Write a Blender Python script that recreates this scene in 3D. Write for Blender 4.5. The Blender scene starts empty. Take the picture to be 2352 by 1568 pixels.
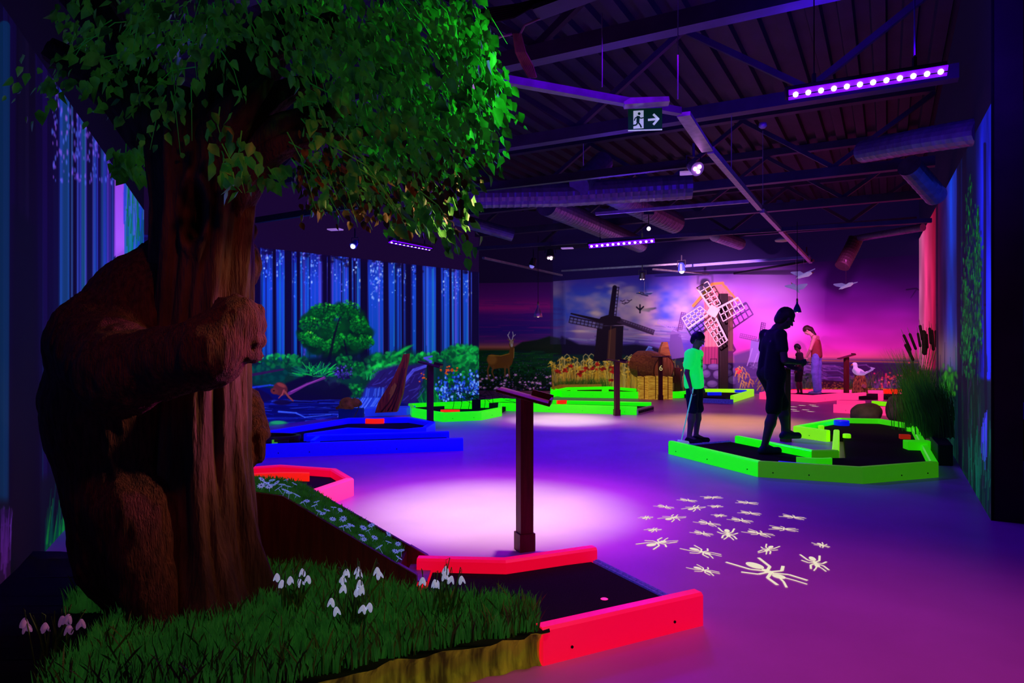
import bpy, math, random
import numpy as np
from mathutils import Vector, Matrix
from mathutils.geometry import tessellate_polygon
random.seed(7); np.random.seed(7)
SC = bpy.context.scene; COL = SC.collection
F = 1568.0; CH = 1.3; HY = 784.0; CX = 1176.0
VX, VY = .876, -.482      # across the room
UX, UY = .482, .876       # into the room

def at(x, y, z=0.0):      # ground point (height z) seen at photo position x, y
    Y = F*(CH-z)/(y-HY); return ((x-CX)/F*Y, Y)
def atz(x, y, z): X, Y = at(x, y, z); return (X, Y, z)
def dep(x, y, Y): return ((x-CX)/F*Y, Y, CH-(y-HY)/F*Y)

def lin(c):
    return tuple(((v/12.92) if v <= .04045 else ((v+.055)/1.055)**2.4) for v in c)
def rgb(r, g, b): return lin((r/255, g/255, b/255))

def mat(name, col, emit=None, es=0.0, rough=.6, metal=0.0, var=0.0, scale=8.0, stretch=(1,1,1), bump=0.0, bscale=None, spec=.3, col2=None, alpha=1.0):
    m = bpy.data.materials.new(name); m.use_nodes = True
    nt = m.node_tree; b = nt.nodes['Principled BSDF']
    b.inputs['Base Color'].default_value = (*col, 1); b.inputs['Roughness'].default_value = rough
    b.inputs['Metallic'].default_value = metal; b.inputs['Specular IOR Level'].default_value = spec
    if alpha < 1: b.inputs['Alpha'].default_value = alpha
    if emit is not None:
        b.inputs['Emission Color'].default_value = (*emit, 1); b.inputs['Emission Strength'].default_value = es
    if var > 0 or bump > 0 or col2 is not None:
        tc = nt.nodes.new('ShaderNodeTexCoord'); mp = nt.nodes.new('ShaderNodeMapping')
        mp.inputs['Scale'].default_value = stretch
        nt.links.new(tc.outputs['Object'], mp.inputs['Vector'])
        nz = nt.nodes.new('ShaderNodeTexNoise'); nz.inputs['Scale'].default_value = scale
        nz.inputs['Detail'].default_value = 5
        nt.links.new(mp.outputs['Vector'], nz.inputs['Vector'])
        rp = nt.nodes.new('ShaderNodeValToRGB')
        c2 = col2 if col2 is not None else tuple(c*(1-var) for c in col)
        rp.color_ramp.elements[0].position = .35; rp.color_ramp.elements[1].position = .65
        rp.color_ramp.elements[0].color = (*c2, 1); rp.color_ramp.elements[1].color = (*col, 1)
        nt.links.new(nz.outputs['Fac'], rp.inputs['Fac']); nt.links.new(rp.outputs['Color'], b.inputs['Base Color'])
        if emit is not None and col2 is not None:
            nt.links.new(rp.outputs['Color'], b.inputs['Emission Color'])
        if bump > 0:
            n2 = nt.nodes.new('ShaderNodeTexNoise'); n2.inputs['Scale'].default_value = bscale or scale*3; n2.inputs['Detail'].default_value = 4
            nt.links.new(mp.outputs['Vector'], n2.inputs['Vector'])
            bp = nt.nodes.new('ShaderNodeBump'); bp.inputs['Strength'].default_value = bump; bp.inputs['Distance'].default_value = .02
            nt.links.new(n2.outputs['Fac'], bp.inputs['Height']); nt.links.new(bp.outputs['Normal'], b.inputs['Normal'])
    return m

def tag(o, label, cat=None, group=None, kind=None):
    if label: o['label'] = label
    if cat: o['category'] = cat
    if group: o['group'] = group
    if kind: o['kind'] = kind
    return o
def empty(name, loc, label=None, cat=None, group=None, rz=0.0, kind=None):
    o = bpy.data.objects.new(name, None); COL.objects.link(o); o.location = loc; o.rotation_euler = (0, 0, rz)
    o.empty_display_size = .1
    return tag(o, label, cat, group, kind)

def link_mesh(name, me, m, parent=None, loc=None):
    o = bpy.data.objects.new(name, me); COL.objects.link(o)
    if m is not None:
        for mm in (m if isinstance(m, (list, tuple)) else [m]): me.materials.append(mm)
    if parent is not None: o.parent = parent
    if loc is not None: o.location = loc
    return o

class MB:
    def __init__(s): s.v = []; s.f = []; s.mi = []
    def add(s, vs, fs, mi=0):
        n = len(s.v); s.v += [tuple(p) for p in vs]; s.f += [tuple(i+n for i in f) for f in fs]; s.mi += [mi]*len(fs); return s
    def box(s, c, size, rz=0.0, rx=0.0, ry=0.0, mi=0, M=None):
        hx, hy, hz = size[0]/2, size[1]/2, size[2]/2
        R = M if M is not None else (Matrix.Rotation(rz, 3, 'Z') @ Matrix.Rotation(ry, 3, 'Y') @ Matrix.Rotation(rx, 3, 'X'))
        vs = [Vector(c)+R@Vector((a*hx, b*hy, d*hz)) for a in (-1, 1) for b in (-1, 1) for d in (-1, 1)]
        return s.add(vs, [(0,1,3,2),(4,6,7,5),(0,4,5,1),(2,3,7,6),(0,2,6,4),(1,5,7,3)], mi)
    def bar(s, a, b, w, h, mi=0, up=(0,0,1)):
        a = Vector(a); b = Vector(b); d = (b-a); L = d.length; d.normalize()
        x = d.cross(Vector(up));
        if x.length < 1e-4: x = d.cross(Vector((1,0,0)))
        x.normalize(); z = x.cross(d)
        M = Matrix((x, d, z)).transposed()
        return s.box((a+b)/2, (w, L, h), M=M, mi=mi)
    def tube(s, pts, radii, n=10, mi=0, cap=True):
        pts = [Vector(p) for p in pts]
        if not hasattr(radii, '__len__'): radii = [radii]*len(pts)
        vs = []; fs = []; px = None
        for i, p in enumerate(pts):
            d = (pts[min(i+1, len(pts)-1)]-pts[max(i-1, 0)]).normalized()
            if px is None:
                px = d.cross(Vector((0,0,1)))
                if px.length < .1: px = d.cross(Vector((0,1,0)))
            px = (px - d*px.dot(d)).normalized(); py = d.cross(px)
            for k in range(n):
                a = 2*math.pi*k/n; vs.append(p+(px*math.cos(a)+py*math.sin(a))*radii[i])
        for i in range(len(pts)-1):
            for k in range(n):
                k2 = (k+1) % n; fs.append((i*n+k, i*n+k2, (i+1)*n+k2, (i+1)*n+k))
        if cap:
            fs.append(tuple(range(n))[::-1]); fs.append(tuple((len(pts)-1)*n+k for k in range(n)))
        return s.add(vs, fs, mi)
    def ell(s, c, r, nu=14, nv=9, R=None, mi=0):
        vs = []; fs = []; c = Vector(c)
        for j in range(nv+1):
            t = math.pi*j/nv
            for i in range(nu):
                a = 2*math.pi*i/nu
                q = Vector((r[0]*math.sin(t)*math.cos(a), r[1]*math.sin(t)*math.sin(a), r[2]*math.cos(t)))
                if R is not None: q = R@q
                vs.append(c+q)
        for j in range(nv):
            for i in range(nu):
                i2 = (i+1) % nu; fs.append((j*nu+i, (j+1)*nu+i, (j+1)*nu+i2, j*nu+i2))
        return s.add(vs, fs, mi)
    def lathe(s, c, prof, n=20, mi=0):   # prof: (radius, z)
        vs = []; fs = []
        for r, z in prof:
            for k in range(n):
                a = 2*math.pi*k/n; vs.append((c[0]+r*math.cos(a), c[1]+r*math.sin(a), c[2]+z))
        for i in range(len(prof)-1):
            for k in range(n):
                k2 = (k+1) % n; fs.append((i*n+k, i*n+k2, (i+1)*n+k2, (i+1)*n+k))
        return s.add(vs, fs, mi)
    def prism(s, poly, z0, z1, mi=0):    # poly: (x, y) list
        n = len(poly); vs = [(p[0], p[1], z0) for p in poly]+[(p[0], p[1], z1) for p in poly]
        tris = tessellate_polygon([[Vector((p[0], p[1], 0)) for p in poly]])
        ar = sum(poly[i][0]*poly[(i+1) % n][1]-poly[(i+1) % n][0]*poly[i][1] for i in range(n))
        fs = [(i, (i+1) % n, (i+1) % n+n, i+n) if ar > 0 else (i, i+n, (i+1) % n+n, (i+1) % n) for i in range(n)]
        for t in tris:
            a, b, c = [poly[i] for i in t]
            cr = (b[0]-a[0])*(c[1]-a[1])-(b[1]-a[1])*(c[0]-a[0])
            t = tuple(t) if cr > 0 else tuple(t)[::-1]
            fs.append(tuple(i+n for i in t)); fs.append(t[::-1])
        return s.add(vs, fs, mi)
    def plate(s, poly3, nrm, th, mi=0):   # extrude planar 3-D polygon along nrm
        n = len(poly3); nrm = Vector(nrm)*th
        a = Vector(poly3[0]); ax = (Vector(poly3[1])-a).normalized(); ay = Vector(nrm).normalized().cross(ax)
        p2 = [((Vector(p)-a).dot(ax), (Vector(p)-a).dot(ay)) for p in poly3]
        tris = tessellate_polygon([[Vector((p[0], p[1], 0)) for p in p2]])
        vs = [Vector(p) for p in poly3]+[Vector(p)+nrm for p in poly3]
        fs = [(i, (i+1) % n, (i+1) % n+n, i+n) for i in range(n)]
        for t in tris: fs.append(tuple(i+n for i in t)); fs.append(tuple(t)[::-1])
        return s.add(vs, fs, mi)
    def build(s, name, m, parent=None, smooth=False, world=True, bevel=0.0):
        me = bpy.data.meshes.new(name); v = s.v
        off = (0, 0, 0)
        if world and parent is not None:
            q = parent; off = Vector((0,0,0))
            while q is not None: off += q.location; q = q.parent
        o0 = None
        if parent is None and world and len(v):
            a = np.array(v, dtype=float); o0 = Vector(((a[:,0].min()+a[:,0].max())/2, (a[:,1].min()+a[:,1].max())/2, a[:,2].min())); off = o0
        me.from_pydata([(p[0]-off[0], p[1]-off[1], p[2]-off[2]) for p in v], [], s.f)
        o = link_mesh(name, me, m, parent)
        if isinstance(m, (list, tuple)) and len(m) > 1: me.polygons.foreach_set('material_index', s.mi)
        if smooth: me.polygons.foreach_set('use_smooth', [True]*len(me.polygons))
        if o0 is not None: o.location = o0
        if bevel > 0:
            md = o.modifiers.new('bevel', 'BEVEL'); md.width = bevel; md.segments = 2; md.limit_method = 'ANGLE'
        me.update(); return o

def np_mesh(name, V, Q, m, parent=None, smooth=True, loc=None):
    me = bpy.data.meshes.new(name); V = np.asarray(V, dtype=np.float32); Q = np.asarray(Q, dtype=np.int32); k = Q.shape[1]
    me.vertices.add(len(V)); me.vertices.foreach_set('co', V.ravel())
    me.loops.add(Q.size); me.loops.foreach_set('vertex_index', Q.ravel())
    me.polygons.add(len(Q)); me.polygons.foreach_set('loop_start', np.arange(0, Q.size, k, dtype=np.int32))
    me.polygons.foreach_set('loop_total', np.full(len(Q), k, dtype=np.int32))
    me.update(calc_edges=True); me.validate()
    if smooth: me.polygons.foreach_set('use_smooth', [True]*len(me.polygons))
    return link_mesh(name, me, m, parent, loc)

# ---------- implicit surfaces -------------------------------------------------
class SDF:
    def __init__(s, lo, hi, h):
        s.lo = np.array(lo, float); s.h = h
        s.n = np.ceil((np.array(hi)-s.lo)/h).astype(int)+1
        s.d = np.full(s.n, .5, dtype=np.float32)
        s.ax = [s.lo[i]+h*np.arange(s.n[i]) for i in range(3)]
    def _reg(s, lo, hi, m):
        a = np.clip(((np.array(lo)-m-s.lo)/s.h).astype(int), 0, s.n-1); b = np.clip(((np.array(hi)+m-s.lo)/s.h).astype(int)+2, 1, s.n)
        sl = tuple(slice(a[i], b[i]) for i in range(3))
        g = np.meshgrid(*[s.ax[i][sl[i]] for i in range(3)], indexing='ij'); return sl, g
    def _mix(s, sl, q, k, sub=False):
        d = s.d[sl]
        if sub:
            s.d[sl] = np.maximum(d, -q); return
        if k > 0:
            hh = np.clip(.5+.5*(q-d)/k, 0, 1); s.d[sl] = q*(1-hh)+d*hh-k*hh*(1-hh)
        else: s.d[sl] = np.minimum(d, q)
    def cap(s, a, b, ra, rb=None, k=.02, sub=False):
        rb = ra if rb is None else rb; a = np.array(a, float); b = np.array(b, float); R = max(ra, rb)
        sl, g = s._reg(np.minimum(a, b), np.maximum(a, b), R+.06)
        ba = b-a; L = max(ba.dot(ba), 1e-9)
        p = [g[i]-a[i] for i in range(3)]
        t = np.clip((p[0]*ba[0]+p[1]*ba[1]+p[2]*ba[2])/L, 0, 1)
        q = np.sqrt(sum((p[i]-t*ba[i])**2 for i in range(3)))-(ra+(rb-ra)*t)
        s._mix(sl, q, k, sub); return s
    def el(s, c, r, k=.02, R=None, sub=False):
        c = np.array(c, float); M = max(r); sl, g = s._reg(c-M, c+M, .06)
        p = [g[i]-c[i] for i in range(3)]
        if R is not None:
            Rt = np.array(R.transposed()); p = [Rt[i][0]*p[0]+Rt[i][1]*p[1]+Rt[i][2]*p[2] for i in range(3)]
        k0 = np.sqrt(sum((p[i]/r[i])**2 for i in range(3))); k1 = np.sqrt(sum((p[i]/r[i]**2)**2 for i in range(3)))+1e-6
        s._mix(sl, k0*(k0-1)/k1, k, sub); return s
    def mesh(s, name, m, parent=None, disp=None, loc=None):
        d = s.d
        if disp is not None: d = d+disp(*np.meshgrid(*s.ax, indexing='ij'))
        d = d.astype(np.float32); ins = d < 0
        nx, ny, nz = [v-1 for v in d.shape]
        def c(a, i, j, k): return a[i:i+nx, j:j+ny, k:k+nz]
        cnt = sum(c(ins, i, j, k).astype(np.int8) for i in (0,1) for j in (0,1) for k in (0,1))
        act = (cnt > 0) & (cnt < 8); I = np.argwhere(act); idx = np.full((nx, ny, nz), -1, np.int64); idx[act] = np.arange(len(I))
        P = np.zeros((len(I), 3)); W = np.zeros(len(I))
        cs = [(i, j, k) for i in (0,1) for j in (0,1) for k in (0,1)]
        val = {q: d[I[:,0]+q[0], I[:,1]+q[1], I[:,2]+q[2]] for q in cs}
        for a in cs:
            for ax in range(3):
                if a[ax]: continue
                b = list(a); b[ax] = 1; b = tuple(b)
                va, vb = val[a], val[b]; x = (va < 0) != (vb < 0)
                t = np.where(x, va/np.where(x, va-vb, 1), 0)
                for q in range(3): P[:, q] += np.where(x, a[q]+(t if q == ax else 0), 0)
                W += x
        P = s.lo+(I+P/W[:,None])*s.h
        Q = []
        for ax in range(3):
            o1, o2 = [(1,2),(2,0),(0,1)][ax]
            n = list(d.shape); sl0 = [slice(0, n[0]-1), slice(0, n[1]-1), slice(0, n[2]-1)]
            sl0[o1] = slice(1, n[o1]-1); sl0[o2] = slice(1, n[o2]-1)
            sl1 = list(sl0); sl1[ax] = slice(sl0[ax].start+1, sl0[ax].stop+1)
            A = ins[tuple(sl0)]; B = ins[tuple(sl1)]
            for flip in (0, 1):
                E = np.argwhere((A & ~B) if not flip else (~A & B))
                if not len(E): continue
                E[:, o1] += 1; E[:, o2] += 1
                def g(a, b):
                    q = E.copy(); q[:, o1] -= a; q[:, o2] -= b; return idx[q[:,0], q[:,1], q[:,2]]
                f = np.stack([g(1,1), g(0,1), g(0,0), g(1,0)], 1)
                if flip: f = f[:, ::-1]
                Q.append(f)
        Q = np.concatenate(Q); Q = Q[(Q >= 0).all(1)]
        return np_mesh(name, P, Q, m, parent, True, loc)

def vnoise(x, y, z, sc, seed=0):
    rs = np.random.RandomState(seed); G = rs.rand(24, 24, 24).astype(np.float32)
    q = [np.asarray(a)*sc for a in (x, y, z)]; i = [np.floor(a).astype(int) for a in q]
    f = [a-b for a, b in zip(q, i)]; f = [a*a*(3-2*a) for a in f]; r = 0
    for a in (0,1):
        for b in (0,1):
            for c in (0,1):
                w = (f[0] if a else 1-f[0])*(f[1] if b else 1-f[1])*(f[2] if c else 1-f[2])
                r = r+w*G[(i[0]+a) % 24, (i[1]+b) % 24, (i[2]+c) % 24]
    return r

def copy_tree(o, parent=None, linkdata=True):
    c = o.copy(); COL.objects.link(c); c.parent = parent
    for ch in list(o.children): copy_tree(ch, c)
    return c
# ---------- mural painting (colours laid on the wall meshes) -------------------
class Cv:
    def __init__(s, x0, y0, x1, y1, base=(0,0,0)):
        s.x0, s.y0 = x0, y0; s.W = x1-x0; s.H = y1-y0
        s.img = np.zeros((s.H, s.W, 3), np.float32); s.img[:] = np.array(base)/255
        s.Y, s.X = np.mgrid[y0:y1, x0:x1].astype(np.float32)
    def sub(s, xa, ya, xb, yb):
        a = int(max(0, xa-s.x0)); b = int(min(s.W, xb-s.x0+1)); c = int(max(0, ya-s.y0)); d = int(min(s.H, yb-s.y0+1))
        if a >= b or c >= d: return None
        return (slice(c, d), slice(a, b))
    def put(s, sl, al, col):
        if not isinstance(col, np.ndarray): col = np.array(col, np.float32)/255
        s.img[sl] = s.img[sl]*(1-al[..., None])+col*al[..., None]
    def el(s, cx, cy, rx, ry, col, a=1.0, soft=.25, ang=0.0, add=False):
        R = max(rx, ry)*1.3+2; sl = s.sub(cx-R, cy-R, cx+R, cy+R)
        if sl is None: return
        dx = s.X[sl]-cx; dy = s.Y[sl]-cy; ca, sa = math.cos(ang), math.sin(ang)
        k = np.sqrt(((dx*ca+dy*sa)/rx)**2+((-dx*sa+dy*ca)/ry)**2)
        al = np.clip((1-k)/max(soft, 1/max(min(rx, ry), .5))+.5, 0, 1)*a
        if add: s.img[sl] += al[..., None]*np.array(col, np.float32)/255
        else: s.put(sl, al, col)
    def line(s, pts, w, col, a=1.0, w2=None):
        w2 = w if w2 is None else w2; n = len(pts)-1
        for i in range(n):
            (xa, ya), (xb, yb) = pts[i], pts[i+1]; wa = w+(w2-w)*i/n; wb = w+(w2-w)*(i+1)/n; m = max(wa, wb)+2
            sl = s.sub(min(xa, xb)-m, min(ya, yb)-m, max(xa, xb)+m, max(ya, yb)+m)
            if sl is None: continue
            bx, by = xb-xa, yb-ya; L = bx*bx+by*by+1e-6
            px = s.X[sl]-xa; py = s.Y[sl]-ya; t = np.clip((px*bx+py*by)/L, 0, 1)
            d = np.hypot(px-t*bx, py-t*by); al = np.clip((wa+(wb-wa)*t)/2-d+.6, 0, 1)*a*min(1, max(wa, .35)); s.put(sl, al, col)
    def poly(s, pts, col, a=1.0, soft=1.0):
        xs = [p[0] for p in pts]; ys = [p[1] for p in pts]; sl = s.sub(min(xs)-2, min(ys)-2, max(xs)+2, max(ys)+2)
        if sl is None: return
        X, Y = s.X[sl], s.Y[sl]; ins = np.zeros(X.shape, bool); dm = np.full(X.shape, 1e9, np.float32); n = len(pts)
        for i in range(n):
            (xa, ya), (xb, yb) = pts[i], pts[(i+1) % n]
            if ya != yb: ins ^= ((ya > Y) != (yb > Y)) & (X < (xb-xa)*(Y-ya)/(yb-ya)+xa)
            bx, by = xb-xa, yb-ya; L = bx*bx+by*by+1e-6; t = np.clip(((X-xa)*bx+(Y-ya)*by)/L, 0, 1)
            dm = np.minimum(dm, np.hypot(X-xa-t*bx, Y-ya-t*by))
        al = np.clip(np.where(ins, dm, -dm)/soft+.5, 0, 1)*a; s.put(sl, al, col)
    def grad(s, stops, xa=None, xb=None, ya=None, yb=None, a=1.0, horiz=False):
        sl = s.sub(s.x0 if xa is None else xa, s.y0 if ya is None else ya, s.x0+s.W if xb is None else xb, s.y0+s.H if yb is None else yb)
        T = (s.X if horiz else s.Y)[sl]; p = [q[0] for q in stops]
        c = np.stack([np.interp(T, p, [q[1][i]/255 for q in stops]) for i in range(3)], -1)
        s.img[sl] = s.img[sl]*(1-a)+c*a
    def noise(s, sx, sy, seed, oct=3):
        r = 0; amp = 1; tot = 0
        for o in range(oct):
            r = r+amp*vnoise(s.X/1.0, s.Y*sx/sy, 0*s.X, 1/sx*2**o, seed+o); tot += amp; amp *= .5
        return r/tot
    def bush(s, cx, cy, rx, ry, n, cols, r=(2, 6), seed=1, top=True):
        rs = random.Random(seed)
        for i in range(n):
            a = rs.uniform(0, 2*math.pi); q = math.sqrt(rs.random()); x = cx+rx*q*math.cos(a); y = cy+ry*q*math.sin(a)
            sh = (cy+ry-y)/(2*ry) if top else 1
            c = cols[min(len(cols)-1, int(rs.random()*len(cols)*(.35+.65*sh)+.0))]
            k = rs.uniform(*r); s.el(x, y, k, k*rs.uniform(.5, .9), c, rs.uniform(.4, .9), .6, rs.uniform(0, 3))
    def blades(s, xa, xb, y, h, n, cols, w=1.2, lean=.25, seed=1, dy=3):
        rs = random.Random(seed)
        for i in range(n):
            x = rs.uniform(xa, xb); hh = h*rs.uniform(.5, 1.1); l = rs.uniform(-lean, lean)*hh; y0 = y+rs.uniform(-dy, dy)
            c = rs.choice(cols); s.line([(x, y0), (x+l*.3, y0-hh*.55), (x+l, y0-hh)], w, c, rs.uniform(.5, 1), w*.4)
    def sample(s, px, py):
        x = np.clip(px-s.x0, 0, s.W-1.01); y = np.clip(py-s.y0, 0, s.H-1.01); i = x.astype(int); j = y.astype(int)
        fx = (x-i)[..., None]; fy = (y-j)[..., None]; I = s.img
        return (I[j, i]*(1-fx)+I[j, i+1]*fx)*(1-fy)+(I[j+1, i]*(1-fx)+I[j+1, i+1]*fx)*fy

def paint_mat(name, es, dif=.6):
    m = bpy.data.materials.new(name); m.use_nodes = True; nt = m.node_tree; b = nt.nodes['Principled BSDF']
    at_ = nt.nodes.new('ShaderNodeAttribute'); at_.attribute_name = 'paint'
    mul = nt.nodes.new('ShaderNodeVectorMath'); mul.operation = 'SCALE'; mul.inputs['Scale'].default_value = dif
    nt.links.new(at_.outputs['Color'], mul.inputs[0]); nt.links.new(mul.outputs['Vector'], b.inputs['Base Color'])
    nt.links.new(at_.outputs['Color'], b.inputs['Emission Color']); b.inputs['Emission Strength'].default_value = es
    b.inputs['Roughness'].default_value = .75; b.inputs['Specular IOR Level'].default_value = .15
    return m

def mural_wall(name, A, B, zA, zB, cv, nu, nv, m, ztop=4.8, dark=(16, 3, 30), label=None):
    # vertical wall from ground point A to B; painted up to zA..zB, plain dark above
    A = np.array(A, float); B = np.array(B, float)
    # columns spaced evenly as seen along the wall's length in perspective
    sa, sb = 1/A[1], 1/B[1]; s = np.linspace(0, 1, nu+1)
    t = (1/(sa+(sb-sa)*s)-A[1])/(B[1]-A[1]) if abs(A[1]-B[1]) > 1e-3 else s
    X = A[0]+(B[0]-A[0])*t; Y = A[1]+(B[1]-A[1])*t; zt = zA+(zB-zA)*t
    v = np.linspace(0, 1, nv+1); Z = v[:, None]*zt[None, :]
    Z = np.vstack([Z, np.full((1, nu+1), ztop)]); XX = np.broadcast_to(X, Z.shape); YY = np.broadcast_to(Y, Z.shape)
    px = CX+XX/YY*F; py = HY-(Z-CH)/YY*F
    c = cv.sample(px, py).astype(np.float64)
    dk = np.array(dark)/255; c[-1] = dk; c[-2] = dk
    c = np.where(c <= .04045, c/12.92, ((c+.055)/1.055)**2.4)
    n = nu+1; j, i = np.mgrid[0:nv+1, 0:nu]; a = (j*n+i).ravel(); Q = np.stack([a, a+1, a+n+1, a+n], 1)
    V = np.stack([XX, YY, Z], -1).reshape(-1, 3)
    o = np_mesh(name, V, Q, m, None, False)
    ca = o.data.color_attributes.new('paint', 'FLOAT_COLOR', 'POINT')
    ca.data.foreach_set('color', np.concatenate([c.reshape(-1, 3), np.ones((len(V), 1))], 1).astype(np.float32).ravel())
    o['kind'] = 'structure'
    if label: o['label'] = label
    return o

GR = [(0,40,25),(0,70,35),(0,110,40),(10,150,50),(20,200,60),(60,255,90)]
def paint_forest():
    cv = Cv(380, 470, 1115, 1020, (12, 10, 60)); rs = random.Random(3)
    cv.grad([(500,(14,4,50)),(575,(22,26,130)),(650,(20,64,200)),(800,(10,64,160)),(880,(5,25,80)),(1020,(4,5,60))])
    for i in range(170):
        x = rs.uniform(380, 1112); w = rs.uniform(1.2, 4.5)
        c = rs.choice([(40,100,220),(60,70,210),(25,130,190),(80,80,220),(20,70,180),(90,60,190)]) if x > 690 else rs.choice([(20,90,190),(15,110,170),(30,70,200)])
        cv.line([(x, rs.uniform(570, 620)), (x+rs.uniform(-1,1), 700), (x+rs.uniform(-2,2), rs.uniform(790, 850))], w, c, rs.uniform(.3, .8))
    for i in range(60):
        x = rs.uniform(380, 1112); w = rs.uniform(1.2, 3.2)
        cv.line([(x, 545), (x, rs.uniform(800, 850))], w, rs.choice([(10,2,50),(20,4,70),(8,4,60)]), rs.uniform(.5, .95))
    for i in range(650):
        x = rs.choice([rs.uniform(590, 700), rs.uniform(690, 830), rs.uniform(850, 880), rs.uniform(900,960), rs.uniform(1010, 1110)]); y = 560+abs(rs.gauss(35, 35))+(x-600)*.09
        k = rs.uniform(.7, 2.2); cv.el(x, y, k, k*rs.uniform(.8, 2.2), rs.choice([(120,170,255),(60,110,255),(170,200,255),(90,90,240)]), rs.uniform(.3, .95), .8)
    for x, w in [(450,22),(500,14),(545,20),(589,26),(631,9),(663,20),(686,9),(747,12),(757,9),(805,9),(837,20),(887,14),(939,15),(925,6),(964,18),(1008,14),(1035,6),(1061,6),(1080,5),(1093,20)]:
        yb = 960 if x == 589 else (875 if w > 12 else 830)
        w *= .8; cv.line([(x-1, 540), (x+1, yb)], w, (9, 2, 40), .97, w*1.3)
        cv.line([(x+w*.45, 560), (x+w*.5, yb-20)], 1.3, (50,50,190), .5)
    for i in range(420):
        x = rs.uniform(380, 1112); y = 548+abs(rs.gauss(0, 16))+(x-600)*.1
        cv.el(x, y, rs.uniform(3, 9), rs.uniform(2, 5), (14,3,45), .7, .7)
    # undergrowth
    cv.poly([(380,850),(600,835),(680,820),(800,818),(900,812),(930,795),(960,812),(1010,815),(1050,790),(1112,800),(1112,925),(380,900)], (3,50,40), .8, 14)
    for (x, y, rx, ry, n, sd) in [(650,828,60,14,120,1),(900,826,60,16,160,2),(1060,815,45,22,220,3),(1080,835,40,18,160,33),(985,822,30,12,60,4),(825,850,40,18,110,5),(880,855,50,20,140,6)]:
        cv.bush(x, y, rx, ry, n, [(0,60,40),(5,110,50),(10,160,60),(30,215,90)], (3, 7), sd)
    for (x, y) in [(915,812),(925,805),(935,798),(870,838),(900,835),(860,842)]:
        cv.el(x, y, 14, 3, (20,200,70), .6, .8, -.4)
    # big bush
    cv.bush(770, 762, 82, 60, 300, [(2,20,25),(0,45,25),(0,60,25)], (8, 16), 7, False)
    for (x, y, rx, ry) in [(745,712,34,16),(800,712,28,22),(712,745,26,18),(760,745,22,30),(825,745,22,20),(705,775,22,14),(835,785,24,16),(790,780,30,14),(760,795,20,16),(725,785,20,12)]:
        cv.bush(x, y, rx, ry, 230, [(0,50,26),(0,70,30),(0,100,30),(8,130,35),(20,180,45),(120,255,60)], (.9, 3.4), int(x+y))
    cv.line([(755,830),(768,770),(780,730)], 7, (8,4,30), .8, 3); cv.line([(800,830),(790,780)], 6, (8,4,30), .8, 3)
    cv.poly([(690,825),(850,805),(845,850),(700,870)], (5,6,40), .7, 10)
    for i in range(120):
        a = rs.uniform(-2.9, -.25); r = rs.uniform(18, 46); cx, cy = 724+rs.uniform(-22,22), 868
        x, y = cx+r*math.cos(a)*1.25, cy+r*math.sin(a)*.85
        cv.line([(cx+(x-cx)*.45, cy+(y-cy)*.6), (x, y)], 2.4, rs.choice([(0,80,50),(0,130,60),(20,200,70),(10,100,80)]), .8, 1)
    for (x, y, rx, ry, n) in [(790,832,20,18,70),(822,845,14,14,60),(815,900,30,20,90),(1035,880,12,10,50),(1075,865,20,12,70),(1040,860,14,10,50),(1000,900,22,18,60),(1010,925,14,20,50)]:
        cv.bush(x, y, rx, ry, n, [(0,50,35),(0,95,40),(10,140,50),(20,190,60)], (2, 5), int(x*y))
    cv.bush(788, 855, 24, 16, 90, [(15,5,60),(60,30,150),(90,60,220),(130,100,250)], (1.5, 3.5), 71)
    cv.bush(600, 860, 60, 18, 100, [(0,40,50),(0,60,60),(5,80,60)], (4, 9), 72)
    cv.line([(572,862),(650,848)], 7, (50,10,70), .8, 4)
    cv.blades(968, 1010, 945, 60, 90, [(0,110,50),(10,160,60),(0,80,50)], 1.6, .3, 9, 15)
    cv.blades(840, 880, 870, 22, 40, [(20,190,90),(10,150,70)], 1.2, .7, 10)
    # rock bank, stream and fall
    cv.poly([(846,880),(870,850),(905,838),(950,838),(985,830),(975,860),(965,900),(950,940),(900,955),(840,940),(830,905)], (30,14,95), .95, 8)
    cv.line([(992,818),(975,822),(990,830),(985,838),(950,850),(925,880)], 4, (70,70,210), .9, 8)
    for i in range(60):
        x = rs.uniform(850, 970); y = rs.uniform(850, 940); cv.line([(x, y), (x+rs.uniform(6,20), y-rs.uniform(4,16))], 2, rs.choice([(50,40,150),(20,8,70),(60,60,190)]), .5)
    cv.poly([(380,885),(560,880),(700,905),(820,915),(900,905),(955,945),(1000,1020),(380,1020)], (4,6,90), .97, 6)
    cv.poly([(655,880),(700,862),(745,868),(800,885),(812,905),(790,922),(660,925)], (9,4,45), .95, 6)
    cv.bush(745, 880, 40, 12, 60, [(12,10,50),(20,30,70),(20,60,60)], (3, 7), 77)
    for i in range(230):
        x = rs.uniform(470, 930); y = rs.uniform(915, 1000); L = rs.uniform(15, 60)
        cv.line([(x-L, y+rs.uniform(-2,2)), (x, y-rs.uniform(0,3)), (x+L, y+rs.uniform(-1,3))], rs.uniform(1, 3), rs.choice([(20,40,200),(40,70,240),(8,10,120),(4,4,70),(10,20,150)]), rs.uniform(.3, .8), .8)
    cv.line([(580,890),(620,884),(650,888)], 5, (30,60,230), .7, 2); cv.line([(640,945),(680,948),(700,958),(760,952)], 4, (60,100,255), .8, 1)
    cv.poly([(840,893),(852,888),(884,892),(880,912),(832,914)], (22,44,170), .8, 7)
    for i in range(18): cv.line([(838+i*2.6, 889+rs.uniform(0,4)), (834+i*2.7, 908+rs.uniform(0,8))], rs.uniform(.8,2), rs.choice([(90,140,255),(60,100,240),(20,40,160)]), .6)
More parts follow.
